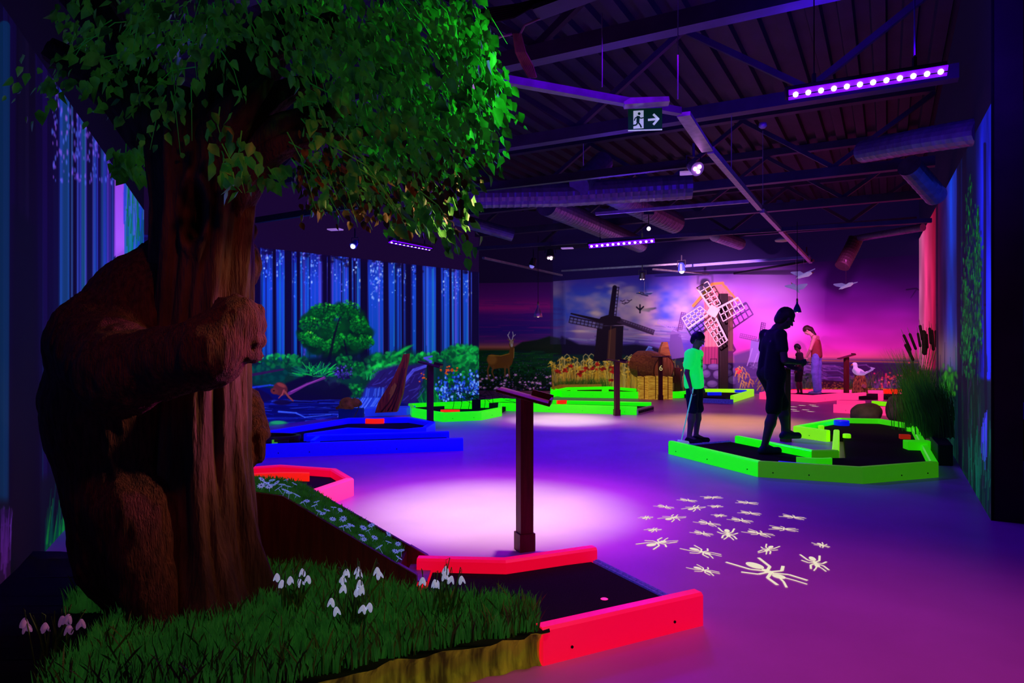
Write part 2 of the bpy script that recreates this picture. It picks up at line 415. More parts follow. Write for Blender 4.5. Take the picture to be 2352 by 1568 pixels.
    cv.poly([(830,912),(882,912),(868,950),(830,965),(780,962),(812,935)], (30,60,210), .85, 5)
    for i in range(26):
        x = rs.uniform(790, 860); cv.line([(x+18, 914), (x+6, 932), (x-16, 958)], 1.6, rs.choice([(90,130,255),(20,30,160)]), .6)
    cv.poly([(565,900),(590,890),(618,905),(628,918),(600,925),(565,915)], (12,4,60), .95, 4)
    cv.line([(665,903),(705,882),(746,868)], 8, (95,30,120), .95, 4); cv.line([(668,899),(745,865)], 1.5, (160,70,170), .8)
    # painted otter-like animal on a rock
    cv.el(644, 893, 17, 15, (78,26,40), 1, .2, .5); cv.el(630, 898, 9, 7, (90,32,40), 1, .2, .4); cv.line([(655,900),(664,912),(673,920)], 5, (120,50,60), 1, 3)
    cv.line([(652,896),(648,906),(640,914)], 4, (150,60,70), .8, 2); cv.el(646, 884, 11, 4, (150,60,60), .6, .5, .4); cv.el(629,897,2,1.5,(10,0,20),1)
    cv.el(648, 924, 20, 6, (14,4,50), .9, .4)
    cv.el(640, 975, 24, 9, (15,90,90), .95, .3); cv.el(638, 970, 18, 4, (30,160,100), .8, .5)
    # orange and blue flowers at the right end
    cv.blades(1020, 1110, 920, 26, 90, [(0,60,50),(0,90,60)], 1.6, .4, 13, 10)
    for i in range(24): cv.el(1032+rs.gauss(0,8), 852+rs.gauss(0,5), 2.4, 1.8, rs.choice([(230,80,20),(200,60,30),(160,60,20)]), .9, .5)
    for i in range(8): cv.el(972+rs.gauss(0,4), 870+rs.gauss(0,6), 2, 1.6, (210,80,20), .9, .5)
    for cx in (1022, 1053, 1090):
        for i in range(95):
            x = cx+rs.gauss(0, 9); y = 893+rs.gauss(0, 14)-(10 if cx == 1090 else 0)
            cv.el(x, y, 2.3, 3.1, rs.choice([(20,50,170),(40,90,230),(110,160,255),(10,20,90)]), .9, .4)
    return cv

def sail(cv, cx, cy, ang, L, w, col, off=0, rungs=9, th=1.4, fill=None):
    ca, sa = math.cos(ang), math.sin(ang)
    def q(a, b): return (cx+a*ca-b*sa, cy+a*sa+b*ca)
    if fill: cv.poly([q(L*.15, 0), q(L, 0), q(L, w), q(L*.15, w)], fill, .6)
    cv.line([q(0, 0), q(L, 0)], th*1.8, col)
    for b in (w*.5, w): cv.line([q(L*.15, b), q(L, b)], th, col)
    for i in range(rungs+1):
        a = L*.15+(L*.85)*i/rungs; cv.line([q(a, 0), q(a, w)], th, col)

def paint_back():
    cv = Cv(1085, 550, 2140, 930, (60,10,100)); rs = random.Random(5); W = cv
    # right: dusk sky
    cv.grad([(560,(26,3,70)),(640,(60,8,105)),(700,(110,20,145)),(760,(180,40,180)),(800,(200,50,170)),(826,(190,90,110)),(832,(170,90,70)),(834,(60,18,80)),(860,(70,24,100)),(900,(40,10,60)),(930,(30,8,50))], 1600, 2140)
    n = cv.noise(160, 60, 11); cv.img[:, 515:] *= (.75+.55*n[:, 515:, None])
    # middle: cloudy sky
    sl = cv.sub(1270, 550, 1720, 835); nn = cv.noise(90, 55, 21, 4)
    blue = np.array((25,70,190))/255; cl = np.array((150,135,165))/255; wt = np.array((200,180,170))/255; dk = np.array((50,38,120))/255
    t = np.clip((nn[sl]-.40)/.22, 0, 1)[..., None]; t2 = np.clip((nn[sl]-.58)/.12, 0, 1)[..., None]
    sky = blue*(1-t)+cl*t; sky = sky*(1-t2)+wt*t2; yy = cv.Y[sl][..., None]; lo = np.clip((yy-725)/60, 0, 1); sky = sky*(1-lo)+(dk*.9+.25*sky)*lo
    top = np.clip((680-yy)/45, 0, 1); sky = sky*(1-top*.8)+np.array((45,25,120))/255*top*.8
    xx = cv.X[sl][..., None]; f = np.clip((1600-xx)/120, 0, 1)*np.clip((xx-1265)/30, 0, 1); sky2 = sky; cv.img[sl] = cv.img[sl]*(1-np.clip((1720-xx)/150,0,1))+ (sky2*.75+np.array((120,60,190))/255*.25)*np.clip((1720-xx)/150,0,1)
    for i in range(46):
        x = rs.uniform(1310, 1560); y = rs.uniform(745, 790); cv.line([(x-30, y-2), (x+30, y+3)], rs.uniform(1, 4), rs.choice([(120,120,190),(60,60,160),(150,150,200),(30,30,110)]), .35)
    for (x, y, rx, ry) in [(1385,690,40,18),(1430,672,40,14),(1470,700,46,16),(1510,740,50,14),(1370,720,30,10),(1340,760,40,5),(1480,770,50,5),(1560,705,30,20),(1410,655,30,9)]:
        for k in range(14): cv.el(x+rs.gauss(0,rx*.45), y+rs.gauss(0,ry*.45), rx*.35, ry*.4, rs.choice([(215,180,150),(180,160,170),(205,175,190)]), .16, .9)
    cv.poly([(1270,800),(1290,772),(1330,790),(1400,795),(1460,790),(1500,796),(1560,815),(1600,822),(1600,845),(1270,845)], (14,6,40), .95, 6)
    cv.poly([(1270,815),(1400,812),(1560,828),(1600,850),(1600,900),(1270,900)], (12,40,45), .9, 5)
    cv.grad([(1600,(0,0,0)),(1601,(0,0,0))], 1600, 1601, a=0)
    for (x, y, rx, ry, a_) in [(1775,700,90,70,.30),(1740,660,120,60,.22),(1600,700,70,60,.25),(1800,760,80,40,.2)]: cv.el(x, y, rx, ry, (225,190,245), a_, 1.0)  # pale lavender patches: the bright lamp glow painted into the sky
    # left panel: dusk meadow
    cv.grad([(550,(30,5,60)),(640,(52,8,84)),(680,(80,10,110)),(708,(140,18,120)),(722,(70,14,120)),(760,(40,18,120)),(785,(80,30,110)),(797,(150,80,80)),(802,(90,50,40)),(806,(14,50,30)),(850,(10,50,28)),(898,(8,14,20)),(930,(6,6,14))], 1085, 1270)
    for i in range(60):
        x = rs.uniform(1095, 1270); y = rs.uniform(690, 790); cv.line([(x-35, y), (x+35, y+rs.uniform(-3,3))], rs.uniform(1, 3), rs.choice([(150,20,130),(50,10,110),(110,20,120),(30,20,120)]), .25)
    cv.poly([(1175,800),(1200,785),(1235,780),(1262,772),(1285,776),(1290,800),(1290,815),(1175,808)], (14,26,24), .95, 4)
    for i in range(130):
        x = rs.uniform(1095, 1268); y = rs.uniform(806, 860); cv.line([(x-14, y), (x+14, y+rs.uniform(-2,2))], 2, rs.choice([(10,70,30),(6,36,24),(20,90,40),(14,30,50)]), .5)
    cv.bush(1190, 862, 76, 22, 200, [(4,20,18),(6,36,22),(8,50,26)], (2, 4), 50)
    for i in range(240):
        y = rs.uniform(812, 896); k = .6+(y-812)/84*1.6; x = rs.uniform(1095, 1268); cv.el(x, y, k, k*.8, rs.choice([(180,90,210),(130,80,220),(210,100,190),(70,60,190)]), .2+.3*(k/2.2), .6)
    for i in range(34):
        x = rs.uniform(1100, 1268); y = rs.uniform(858, 893)
        for a in range(5): cv.line([(x, y), (x+(2.2+i%3)*math.cos(a*1.26+i), y+(1.6+i%3*.7)*math.sin(a*1.26+i))], 1.9, rs.choice([(235,150,240),(200,140,255),(240,170,230)]), .9, 1.2)
        cv.line([(x, y+3), (x+rs.uniform(-2,2), 906)], .8, (20,60,30), .6)
    # painted roe deer
    D = (100,58,26)
    cv.el(1148,828,30,10,(60,30,14),.5,.5)
    cv.poly([(1120,818),(1128,813),(1150,816),(1168,811),(1172,800),(1169,790),(1171,784),(1178,784),(1181,800),(1180,820),(1176,836),(1168,846),(1150,845),(1132,848),(1122,836),(1118,826)], D, 1, 1.5)
    cv.el(1130, 826, 11, 11, (140,88,40), .8, .5); cv.el(1160, 826, 12, 8, (95,55,32), .6, .6)
    for p in ([(1124,838),(1120,850),(1122,866),(1125,872)], [(1134,842),(1130,854),(1136,870)], [(1168,840),(1169,856),(1171,868)], [(1160,843),(1160,858),(1159,866)]): cv.line(p, 4.5, (105,64,34), 1, 1.8)
    cv.el(1175, 786, 4.5, 6.5, (150,120,110), 1, .3, .2); cv.el(1175.5, 793, 3, 4, (170,150,160), 1, .3)
    for s_ in (-1, 1):
        cv.line([(1174+s_*2,781),(1173+s_*6,770),(1174+s_*3.5,762)], 1.3, (200,190,210)); cv.line([(1173+s_*5.5,773),(1175+s_*9,768)], 1, (200,190,210)); cv.line([(1174+s_*3,782),(1174+s_*8,778)], 2.4, (110,80,60), 1, 1.4)
    cv.line([(1122,816),(1150,817),(1170,812)], 1.2, (200,150,50), .7); cv.line([(1181,800),(1180,822)], 1.2, (220,170,90), .6)
    # corner strip
    cv.grad([(1262,(50,30,90)),(1278,(70,60,130)),(1292,(34,20,90)),(1300,(90,90,170))], 1264, 1299, 640, 790, .35, True)
    # wheat and poppies
    WH = [(235,180,50),(200,135,30),(245,200,80),(150,100,30),(215,185,110),(180,145,60)]
    cv.poly([(1268,840),(1600,835),(1600,930),(1268,930)], (38,26,34), .75, 12)
    for i in range(560):
        x = rs.uniform(1268, 1475 if i % 5 else 1620); h = rs.uniform(30, 72); x2 = x+rs.uniform(-8, 8); y2 = 893-h
        cv.line([(x, 896), (x+rs.uniform(-2,2), 893-h*.5), (x2, y2)], 1.1, rs.choice(WH), rs.uniform(.4, .9), .8)
        if i % 3 == 0: cv.line([(x2, y2), (x2+rs.choice((-1,1))*3, y2-3), (x2+rs.choice((-1,1))*8, y2+2)], 2.2, rs.choice(WH[:3]), .8, 1)
    for x in (1290, 1302, 1325, 1345, 1358, 1375, 1395, 1340, 1450, 1440, 1465, 1365):
        y = rs.uniform(812, 830); cv.line([(x-5, 850), (x-5, y+5), (x, y), (x+5, y+3), (x+7, y+10)], 1.8, (190,165,110), .9, 1)
    for x in (1300, 1318, 1330, 1352, 1372, 1380): cv.line([(x, 880), (x, 850)], 10, (190,130,40), .35)
    for i in range(150): cv.line([(rs.uniform(1280,1400), rs.uniform(876,896)), (rs.uniform(1280,1400), rs.uniform(868,890))], 1.2, (40,80,20), .15)
    cv.blades(1275, 1400, 896, 26, 160, [(40,80,20),(20,60,20),(70,100,30)], 1.3, .4, 61, 3)
    for (x, y) in [(1282,852),(1298,850),(1311,841),(1347,847),(1335,853),(1362,846),(1384,847),(1370,837),(1405,845),(1407,853),(1405,872),(1450,834),(1464,838),(1333,860)]:
        for k in range(7): cv.el(x+rs.gauss(0,3), y+rs.gauss(0,2), 3, 2.2, rs.choice([(200,20,30),(120,10,20),(170,20,24)]), .8, .4)
    # dark post mill
    B = (22,8,34)
    cv.poly([(1372,748),(1432,748),(1430,800),(1428,826),(1362,830),(1368,790)], B); cv.poly([(1366,748),(1380,728),(1400,722),(1424,728),(1438,746)], B)
    cv.poly([(1398,758),(1415,752),(1413,826),(1394,826)], (70,38,40), .9, 2); cv.line([(1404,740),(1398,825)], 2, (110,70,50), .6)
    cv.line([(1402,740),(1412,660)], 13, B, 1, 10); sail(cv, 1402, 742, -1.47, 84, 11, (24,10,40), rungs=9, fill=None)
    cv.line([(1402,742),(1312,720)], 9, B, 1, 3); sail(cv, 1400, 745, math.pi+.2, 92, -14, (30,12,40), rungs=9, fill=(90,90,150))
    cv.line([(1410,735),(1500,766)], 6, (36,14,44), 1, 2); sail(cv, 1410, 737, .33, 95, -10, (50,30,66), rungs=14, fill=(60,40,80))
    cv.el(1402, 736, 16, 12, B)
    for (x, y) in [(1430,690),(1440,694),(1446,689),(1434,696)]: cv.line([(x-5,y),(x,y+2),(x+5,y-1)], 1.4, (40,20,50))
    cv.line([(1462,705),(1470,712),(1478,704)], 3, (20,10,40)); cv.line([(1470,700),(1470,718)], 3, (20,10,40))  # shadow of the flying duck, painted on the wall
    # small mill and cottage
    P = (96,66,140)
    cv.poly([(1540,768),(1562,764),(1575,820),(1534,826)], P); cv.poly([(1536,768),(1552,750),(1566,766)], (120,90,160))
    sail(cv, 1556, 762, -1.36, 46, 9, (90,40,110), rungs=9, th=1); sail(cv, 1556, 762, math.pi+.42, 50, 9, (150,120,200), rungs=9, th=1); sail(cv, 1556, 762, .35, 44, 8, (120,90,170), rungs=8, th=1)
    cv.poly([(1475,822),(1492,796),(1515,818),(1512,850),(1480,850)], (60,70,150)); cv.line([(1472,824),(1490,796),(1497,798)], 3, (90,120,210))
    # big windmill house with stone foot
    cv.poly([(1617,680),(1640,655),(1670,656),(1684,690),(1684,806),(1618,806)], (190,110,120)); 
    for i in range(9): cv.line([(1620+i*8, 670), (1619+i*8, 800)], 1.2, (130,60,90), .6)
    cv.line([(1592,702),(1636,652),(1660,650)], 6, (200,130,60)); cv.line([(1658,650),(1694,690)], 5, (190,120,70)); cv.line([(1594,706),(1638,658)], 1.5, (110,60,50))
    cv.poly([(1612,796),(1668,796),(1670,836),(1608,836)], (140,40,90)); 
    for i in range(8): cv.line([(1614+i*7, 797), (1613+i*7, 836)], 1, (70,14,60), .7)
    cv.line([(1632,836),(1632,824),(1646,824),(1646,836)], 1.2, (40,8,40))
    cv.poly([(1606,836),(1692,836),(1706,894),(1604,894)], (44,20,70))
    for (x, y, rx, ry) in [(1614,842,9,7),(1640,842,14,7),(1668,842,12,7),(1622,858,10,9),(1648,860,10,10),(1672,856,10,8),(1690,850,8,8),(1612,876,8,8),(1636,881,12,8),(1660,880,10,9),(1684,872,12,10),(1700,882,8,9),(1616,890,9,4),(1656,893,8,3),(1698,894,9,4)]:
        cv.el(x, y, rx, ry, (84,58,120), 1, .15); cv.el(x-1.5, y-2, rx*.7, ry*.55, (116,88,150), .7, .7)
    # meadow strip behind right of the mill, far mill, sea and shore
    cv.poly([(1684,815),(1730,800),(1760,808),(1800,822),(2140,826),(2140,930),(1690,930)], (70,45,110), .85, 8)
    for i in range(160):
        x = rs.uniform(1700, 2120); y = rs.uniform(836, 890); cv.line([(x-16, y), (x+16, y+rs.uniform(-3,3))], rs.uniform(1, 3.5), rs.choice([(90,60,130),(50,24,80),(110,70,140),(60,30,70)]), .35)
    cv.poly([(1725,780),(1745,778),(1750,832),(1720,832)], (120,90,170)); cv.poly([(1745,778),(1758,778),(1762,832),(1750,832)], (60,30,90))
    cv.line([(1716,840),(1728,800)], 1.6, (150,120,190)); cv.line([(1730,840),(1740,812)], 1.6, (150,120,190)); sail(cv, 1742, 784, -1.4, 44, 9, (60,24,80), rungs=8, th=1); sail(cv, 1742, 784, math.pi+.22, 44, 9, (100,50,120), rungs=8, th=1)
    for i in range(60): cv.el(rs.uniform(1722,1764), rs.uniform(832,846), 2.4, 1.8, (90,70,130), .7)
    for i in range(20):
        x = rs.uniform(1688, 1722); y = rs.uniform(838, 885); cv.line([(x, y+14), (x+3, y), (x+9, y+5), (x+11, y+12)], 1.6, rs.choice([(200,160,70),(180,120,60)]), .8, 1)
    for (x, y) in ((1692,848),(1700,852),(1696,856)): cv.el(x, y, 4, 3, (200,40,60), .9)
    for i in range(24):
        x = rs.uniform(1735, 1775); y = rs.uniform(855, 892); cv.line([(x, y+10), (x+6, y), (x+14, y-3)], 2, rs.choice([(190,160,50),(130,110,50)]), .8, 1)
    cv.line([(1800,826),(2140,833)], 2, (200,120,60), .7)
    cv.poly([(1820,832),(2140,836),(2140,930),(1820,930)], (52,16,72), .7, 3)
    for i in range(60):
        x = rs.uniform(1820, 1990); y = rs.uniform(838, 880); cv.line([(x-24, y), (x+10, y+rs.uniform(-2,4)), (x+24, y+8)], rs.uniform(1.5, 4), rs.choice([(120,80,170),(80,50,130),(60,40,120),(150,100,190)]), .5)
    cv.poly([(1890,872),(1940,876),(1960,896),(1880,896)], (40,14,30), .9, 4)
    cv.bush(1850, 880, 26, 22, 90, [(20,30,40),(50,60,50),(70,60,70)], (2, 4), 81)
    cv.blades(1828, 1870, 896, 40, 70, [(60,80,60),(40,60,50),(90,80,80)], 1.2, .4, 82)
    cv.blades(1945, 2030, 896, 44, 120, [(60,90,50),(40,70,40),(120,80,60)], 1.2, .6, 83)
    for i in range(70): cv.el(rs.gauss(2050, 26), rs.gauss(872, 12), 2.6, 2, rs.choice([(240,60,80),(220,40,110),(255,110,110)]), .85, .5)
    for i in range(50): x = rs.uniform(2000, 2080); cv.line([(x, 895), (x+rs.uniform(-9,9), rs.uniform(868,885))], 1.4, (110,70,150), .7)
    for i in range(120): cv.el(rs.uniform(1860, 1960), rs.uniform(878, 894), 2, 1.4, rs.choice([(120,60,50),(90,50,40),(160,110,50)]), .6)
    for x0 in range(1840, 2110, 3): cv.el(x0, 893+rs.uniform(-1,1), 2.4, 1.6, rs.choice([(190,150,50),(120,80,40)]), .9)
    # bird shadow shape high on the right
    cv.line([(2082,665),(2104,662),(2124,672)], 3, (40,10,70)); cv.line([(2104,666),(2092,684)], 3, (50,10,80), .8, 1)
    return cv

def paint_right():
    # streaks run upright: trees seen along the wall; laid out along the wall's length
    cv = Cv(2040, 180, 2320, 1240, (20,6,50)); rs = random.Random(8)
    cv.grad([(2060,(240,80,190)),(2112,(255,130,200)),(2126,(235,60,130)),(2146,(150,14,50)),(2160,(60,10,70)),(2172,(50,30,140)),(2184,(20,60,200)),(2198,(30,40,160)),(2206,(10,16,60)),(2240,(8,10,50)),(2256,(20,30,190)),(2268,(30,40,230))], horiz=True)  # pink-white far end: strong pink light painted into the colour
    n = cv.noise(14, 220, 5, 3); cv.img *= (.35+1.1*n[..., None])
    # warm dusk band near horizon then ground
    sl = cv.sub(2150, 700, 2320, 900); yy = cv.Y[sl]; w = np.exp(-((yy-815)/50)**2)*.55*(cv.X[sl] < 2205); cv.img[sl] = cv.img[sl]*(1-w[..., None])+np.array((150,110,100))/255*w[..., None]
    def gy(x): return 845+(x-2110)*.35
    cv.poly([(2040,840),(2150,850),(2200,852),(2260,870),(2320,880),(2320,1240),(2040,1240)], (8,28,24), .92, 10)
    for i in range(260):
        x = rs.uniform(2140, 2280); y = rs.uniform(850, 1200); cv.line([(x, y), (x+rs.uniform(-3,3), y-rs.uniform(20,70))], rs.uniform(1, 2.4), rs.choice([(6,60,40),(10,90,50),(4,40,40),(20,14,50),(60,30,80)]), .6, .8)
    for i in range(80): cv.el(rs.gauss(2180, 10), rs.gauss(880, 22), 3, 6, rs.choice([(30,120,20),(60,180,30),(20,80,30)]), .5, .6)
    for x, w in ((2202,9),(2215,10),(2262,6),(2152,5)): cv.line([(x, 330), (x, 700), (x+4, 1080)], w, (12,4,30), .75)
    for cx, y0, y1, sp in ((2228,400,860,15),(2246,470,800,9),(2218,640,820,9)):
        for i in range(520):
            y = y0+(y1-y0)*rs.random()**.8; f = min(1, (y-y0)/120+.15); x = cx+rs.gauss(0, sp*.55)*f
            cv.line([(x, y), (x+rs.uniform(-1,1), y+rs.uniform(5,16))], rs.uniform(1.2, 3), rs.choice([(0,60,20),(4,100,30),(10,140,40),(6,20,40),(0,40,24)]), .7, 1)
    for i in range(16): x = rs.uniform(2252, 2268); cv.line([(x, rs.uniform(940,990)), (x-1, rs.uniform(1000,1080))], 1.4, (60,60,230), .9)
    for i in range(40): x = rs.uniform(2225, 2278); cv.line([(x, rs.uniform(1050,1190)), (x+rs.uniform(-4,4), rs.uniform(960,1100))], 1.4, rs.choice([(10,110,80),(0,70,60)]), .6)
    return cv

def paint_left():
    cv = Cv(-420, -900, 420, 1620, (10,6,50)); rs = random.Random(9)
    cv.grad([(-900,(26,26,170)),(100,(30,30,190)),(350,(30,20,120)),(600,(20,40,130)),(900,(6,70,110)),(1100,(2,80,110)),(1300,(20,20,60)),(1620,(10,20,20))])
    n = cv.noise(26, 1400, 31, 3); cv.img *= (.15+1.0*n[..., None])
    # column layout: streaks get finer to the far (right) end
    x = -420.
    while x < 262:
        w = 1.6+(262-x)*.055*rs.uniform(.5, 1.3); c = rs.choice([(8,2,30),(5,2,24),(16,4,50),(10,6,40),(50,60,190),(30,90,190),(90,50,190),(70,90,230),(40,20,90)])
        dark = sum(c) < 120
        cv.line([(x, -900), (x+rs.uniform(-1,1), 1350)], w*(1.3 if dark else .7), c, .9 if dark else .6); x += w*1.2
    for xx, w, c in ((10,26,(0,70,110)),(150,14,(30,110,190)),(192,10,(30,140,190)),(165,5,(60,120,210)),(235,6,(40,110,200)),(215,4,(60,100,210)),(248,4,(110,60,210))):
        cv.line([(xx, 100+rs.uniform(-60,60)), (xx, 1250)], w, c, .45, w*.8)
    for i in range(300):
        x = rs.uniform(120, 262); y = rs.uniform(150, 420); k = rs.uniform(.7, 2); cv.el(x, y, k, k*4, rs.choice([(150,90,240),(110,80,230),(90,110,250)]), .6, .8)
    cv.poly([(266,190),(275,240),(300,320),(304,420),(300,560),(262,590),(264,300)], (150,70,220), .95, 3)
    cv.grad([(240,(90,20,140)),(420,(150,70,220)),(560,(170,90,235)),(600,(150,80,210))], 266, 290, 200, 620, .9)
    cv.grad([(280,(40,80,190)),(300,(20,120,150)),(330,(10,60,170))], 286, 420, 180, 640, .95, True)
    for i in range(70):
        x = rs.uniform(284, 335); y = rs.uniform(380, 520); cv.line([(x, y+70), (x+rs.uniform(-3,6), y), (x+rs.uniform(0,8), y-50)], 2.4, rs.choice([(0,120,50),(10,90,40),(30,60,200),(80,90,230)]), .7, 1)
    # foot of the wall
    cv.poly([(-420,1120),(40,1150),(90,1100),(200,1060),(330,900),(420,900),(420,1620),(-420,1620)], (8,10,20), .9, 20)
    cv.poly([(50,-900),(72,-900),(96,1620),(20,1620)], (6,4,16), .9, 6); cv.poly([(30,470),(80,520),(90,1450),(18,1450)], (5,6,12), .9, 14)
    for i in range(30): x = rs.uniform(2, 24); cv.line([(x, rs.uniform(1200,1330)), (x+rs.uniform(-6,8), rs.uniform(1160,1220))], 2.5, (90,40,150), .6, 1)
    cv.grad([(1150,(30,8,60)),(1300,(60,10,70)),(1500,(30,4,40))], -420, 24, 1170, 1620, .5)
    for i in range(130):
        x = rs.uniform(104, 190); y = rs.uniform(1240, 1400); cv.line([(x, y), (x+rs.uniform(-4,16), y-rs.uniform(60,140))], rs.uniform(2, 6), rs.choice([(0,60,40),(0,90,40),(10,130,40),(0,50,50)]), .6, 1)
    for i in range(60): x = rs.uniform(140, 175); cv.line([(x, 1370), (x+rs.uniform(0,12), rs.uniform(1290,1340))], 2.2, (20,180,40), .6, 1)
    return cv
# ---------- camera ------------------------------------------------------------
cam = bpy.data.cameras.new('camera'); co = bpy.data.objects.new('camera', cam); COL.objects.link(co)
cam.lens = 24; cam.sensor_width = 36; cam.clip_start = .05; co.location = (0, 0, CH); co.rotation_euler = (math.pi/2, 0, 0); SC.camera = co
SC.view_settings.view_transform = 'Standard'; SC.view_settings.look = 'None'; SC.view_settings.exposure = 0; SC.view_settings.gamma = 1
w = bpy.data.worlds.new('world'); SC.world = w; w.use_nodes = True
w.node_tree.nodes['Background'].inputs[0].default_value = (.06, .01, .35, 1); w.node_tree.nodes['Background'].inputs[1].default_value = .02

# ---------- materials ---------------------------------------------------------
M = {}
M['floor'] = mat('grey resin floor', (.62,.16,.62), rough=.42, var=.12, scale=1.6, spec=.35)
M['ceiling'] = mat('dark roof sheet', (.040,.022,.062), rough=.6, var=.3, scale=3)
M['steel'] = mat('painted steel beam', (.065,.04,.10), rough=.5, var=.3, scale=4)
M['steel_dark'] = mat('black steel', (.02,.015,.03), rough=.45, var=.3, scale=9)
M['rail'] = mat('pale metal rail', (.45,.42,.5), rough=.4, metal=.4, var=.3, scale=14)
M['duct'] = mat('spiral duct steel', (.20,.15,.30), rough=.35, metal=.4, var=.3, scale=10)
M['wood'] = mat('dark red stained wood', (.15,.022,.022), rough=.5, col2=(.09,.013,.015), scale=5, stretch=(9,9,.8), bump=.12)
M['wood_edge'] = mat('violet painted wood edge', (.35,.10,.35), rough=.5, var=.2, scale=20)
M['carpet'] = mat('black felt carpet', (.030,.016,.036), rough=.95, var=.5, scale=240, spec=.05)
M['bolt'] = mat('black bolt head', (.004,.004,.004), rough=.6, var=.1, scale=30)
def fluo(name, col, e, es): return mat(name, col, emit=e, es=es, rough=.38, var=.06, scale=6, spec=.35)
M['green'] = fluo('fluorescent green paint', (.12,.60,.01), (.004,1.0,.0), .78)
M['green_weak_lit'] = fluo('fluorescent green paint weakly lit', (.25,.62,.02), (.10,1.0,.0), .16)  # same green with its glow lowered, for boards under weak ultraviolet
M['green_half_lit'] = fluo('fluorescent green paint half lit', (.25,.7,.02), (.03,1.0,.0), .42)  # same green at medium glow, for partly lit boards and blocks
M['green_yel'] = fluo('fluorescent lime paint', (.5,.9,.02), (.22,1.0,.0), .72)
M['pink'] = fluo('fluorescent pink paint', (.90,.04,.28), (1.0,.0,.022), .66)
M['pink_strong_lit'] = fluo('fluorescent pink paint strongly lit', (.90,.10,.30), (1.0,.03,.22), .95)  # same pink with its glow raised, for strongly lit boards
M['blue'] = fluo('fluorescent blue paint', (.02,.05,.75), (.0,.0,1.0), .62)
M['blue_l'] = fluo('light blue paint', (.04,.10,.80), (.01,.04,1.0), .40)
M['red'] = fluo('fluorescent red paint', (.95,.05,.02), (1.0,.012,.0), .85)
M['perf'] = mat('perforated metal strip', (.22,.16,.6), emit=(.06,.04,.8), es=.22, rough=.5, var=.7, scale=60, bump=.5)  # faint blue glow put into the metal in place of blue light
M['black'] = mat('matt black', (.008,.007,.01), rough=.7, var=.3, scale=20)
M['white'] = mat('white enamel', (.75,.7,.75), rough=.4, var=.1, scale=12)
M['stone'] = mat('brown stone', (.20,.11,.10), rough=.7, col2=(.09,.05,.05), scale=5, bump=.4, bscale=16)
M['led'] = mat('violet diode', (.9,.8,1), emit=(.62,.42,1), es=14, var=.02)
M['vio'] = mat('violet bloom strip', (.1,.02,.3), emit=(.15,.0,1.0), es=1.6, var=.02)
M['bark'] = mat('sculpted bark', (.125,.05,.033), rough=.75, col2=(.05,.018,.014), scale=6, stretch=(4,4,.7), bump=.6, bscale=22)
M['fur'] = mat('carved brown fur', (.13,.036,.026), rough=.85, col2=(.05,.012,.01), scale=22, stretch=(3,3,.45), bump=.9, bscale=60)

# ---------- floor, walls, ceiling ----------------------------------------------
b = MB(); b.add([(-30,-3,0),(30,-3,0),(30,30,0),(-30,30,0)], [(0,1,2,3)]); o = b.build('floor', M['floor']); o['kind'] = 'structure'
PM = paint_mat('forest mural paint', 1.0, .5); PB = paint_mat('field mural paint', .24, .95); PR = paint_mat('right mural paint', .85, .6); PL = paint_mat('left mural paint', .95, .5)
cvF = paint_forest(); cvB = paint_back(); cvR = paint_right(); cvL = paint_left()
mural_wall('wall_forest', (-4.87, 8.65), (-.75, 15.5), 2.68, 2.88, cvF, 900, 420, PM, dark=(22,6,44))
mural_wall('wall_meadow', (-.9, 18.2), (1.07, 17.9), 2.86, 2.86, cvB, 260, 300, PB, dark=(30,12,60))
mural_wall('wall_back', (1.07, 17.9), (9.72, 16.3), 2.88, 3.38, cvB, 1100, 360, PB, dark=(30,14,74))
mural_wall('wall_right', (9.72, 16.3), (3.48, 4.96), 3.75, 3.03, cvR, 320, 640, PR, dark=(10,4,30))
mural_wall('wall_left', (-1.62, 1.1), (-4.87, 9.1), 3.0, 3.0, cvL, 900, 640, PL, dark=(6,3,20))
M['wall_dark'] = mat('dark painted wall', (.028,.010,.022), rough=.7, var=.4, scale=3)
M['wall_blue'] = mat('dim blue mural wall', (.01,.02,.12), emit=(.002,.006,.10), es=.12, rough=.7, col2=(.004,.02,.03), scale=3)
b = MB(); P0 = (3.48, 4.96); P1 = (3.48+.19*VX, 4.96+.19*VY)
b.prism([P0, P1, (P1[0]+7*UX, P1[1]+7*UY), (P0[0]+.02*VX+7*UX, P0[1]+.02*VY+7*UY), (P0[0]+.02*VX, P0[1]+.02*VY)], 0, 4.8)
o = b.build('trim_1', M['wall_dark']); o['kind'] = 'structure'
b = MB(); b.add([(7.2,9.8,0),(16,4,0),(16,4,4.8),(7.2,9.8,4.8)], [(0,3,2,1)]); o = b.build('wall_passage', M['wall_blue']); o['kind'] = 'structure'
# closing walls out of view so that no light leaks in
b = MB(); b.add([(-30,30,0),(30,30,0),(30,30,6),(-30,30,6)], [(0,1,2,3)]); b.add([(-.75,15.5,0),(-.9,18.2,0),(-.9,18.2,4.8),(-.75,15.5,4.8)], [(0,1,2,3)])
o = b.build('wall_far', M['wall_dark']); o['kind'] = 'structure'
# roof deck: trapezoid ribs running into the room
b = MB(); zc = 4.8; st = .30; a0 = -15.0; n = int(30/st); prof = []
for i in range(n):
    x = a0+i*st; prof += [(x, zc), (x+.13, zc), (x+.15, zc-.07), (x+.28, zc-.07)]
prof.append((a0+n*st, zc)); vs = []
for a, z in prof:
    for bb in (-3, 26): vs.append((a*VX+bb*UX, a*VY+bb*UY, z))
b.add(vs, [(2*i, 2*i+1, 2*i+3, 2*i+2) for i in range(len(prof)-1)]); o = b.build('ceiling', M['ceiling']); o['kind'] = 'structure'

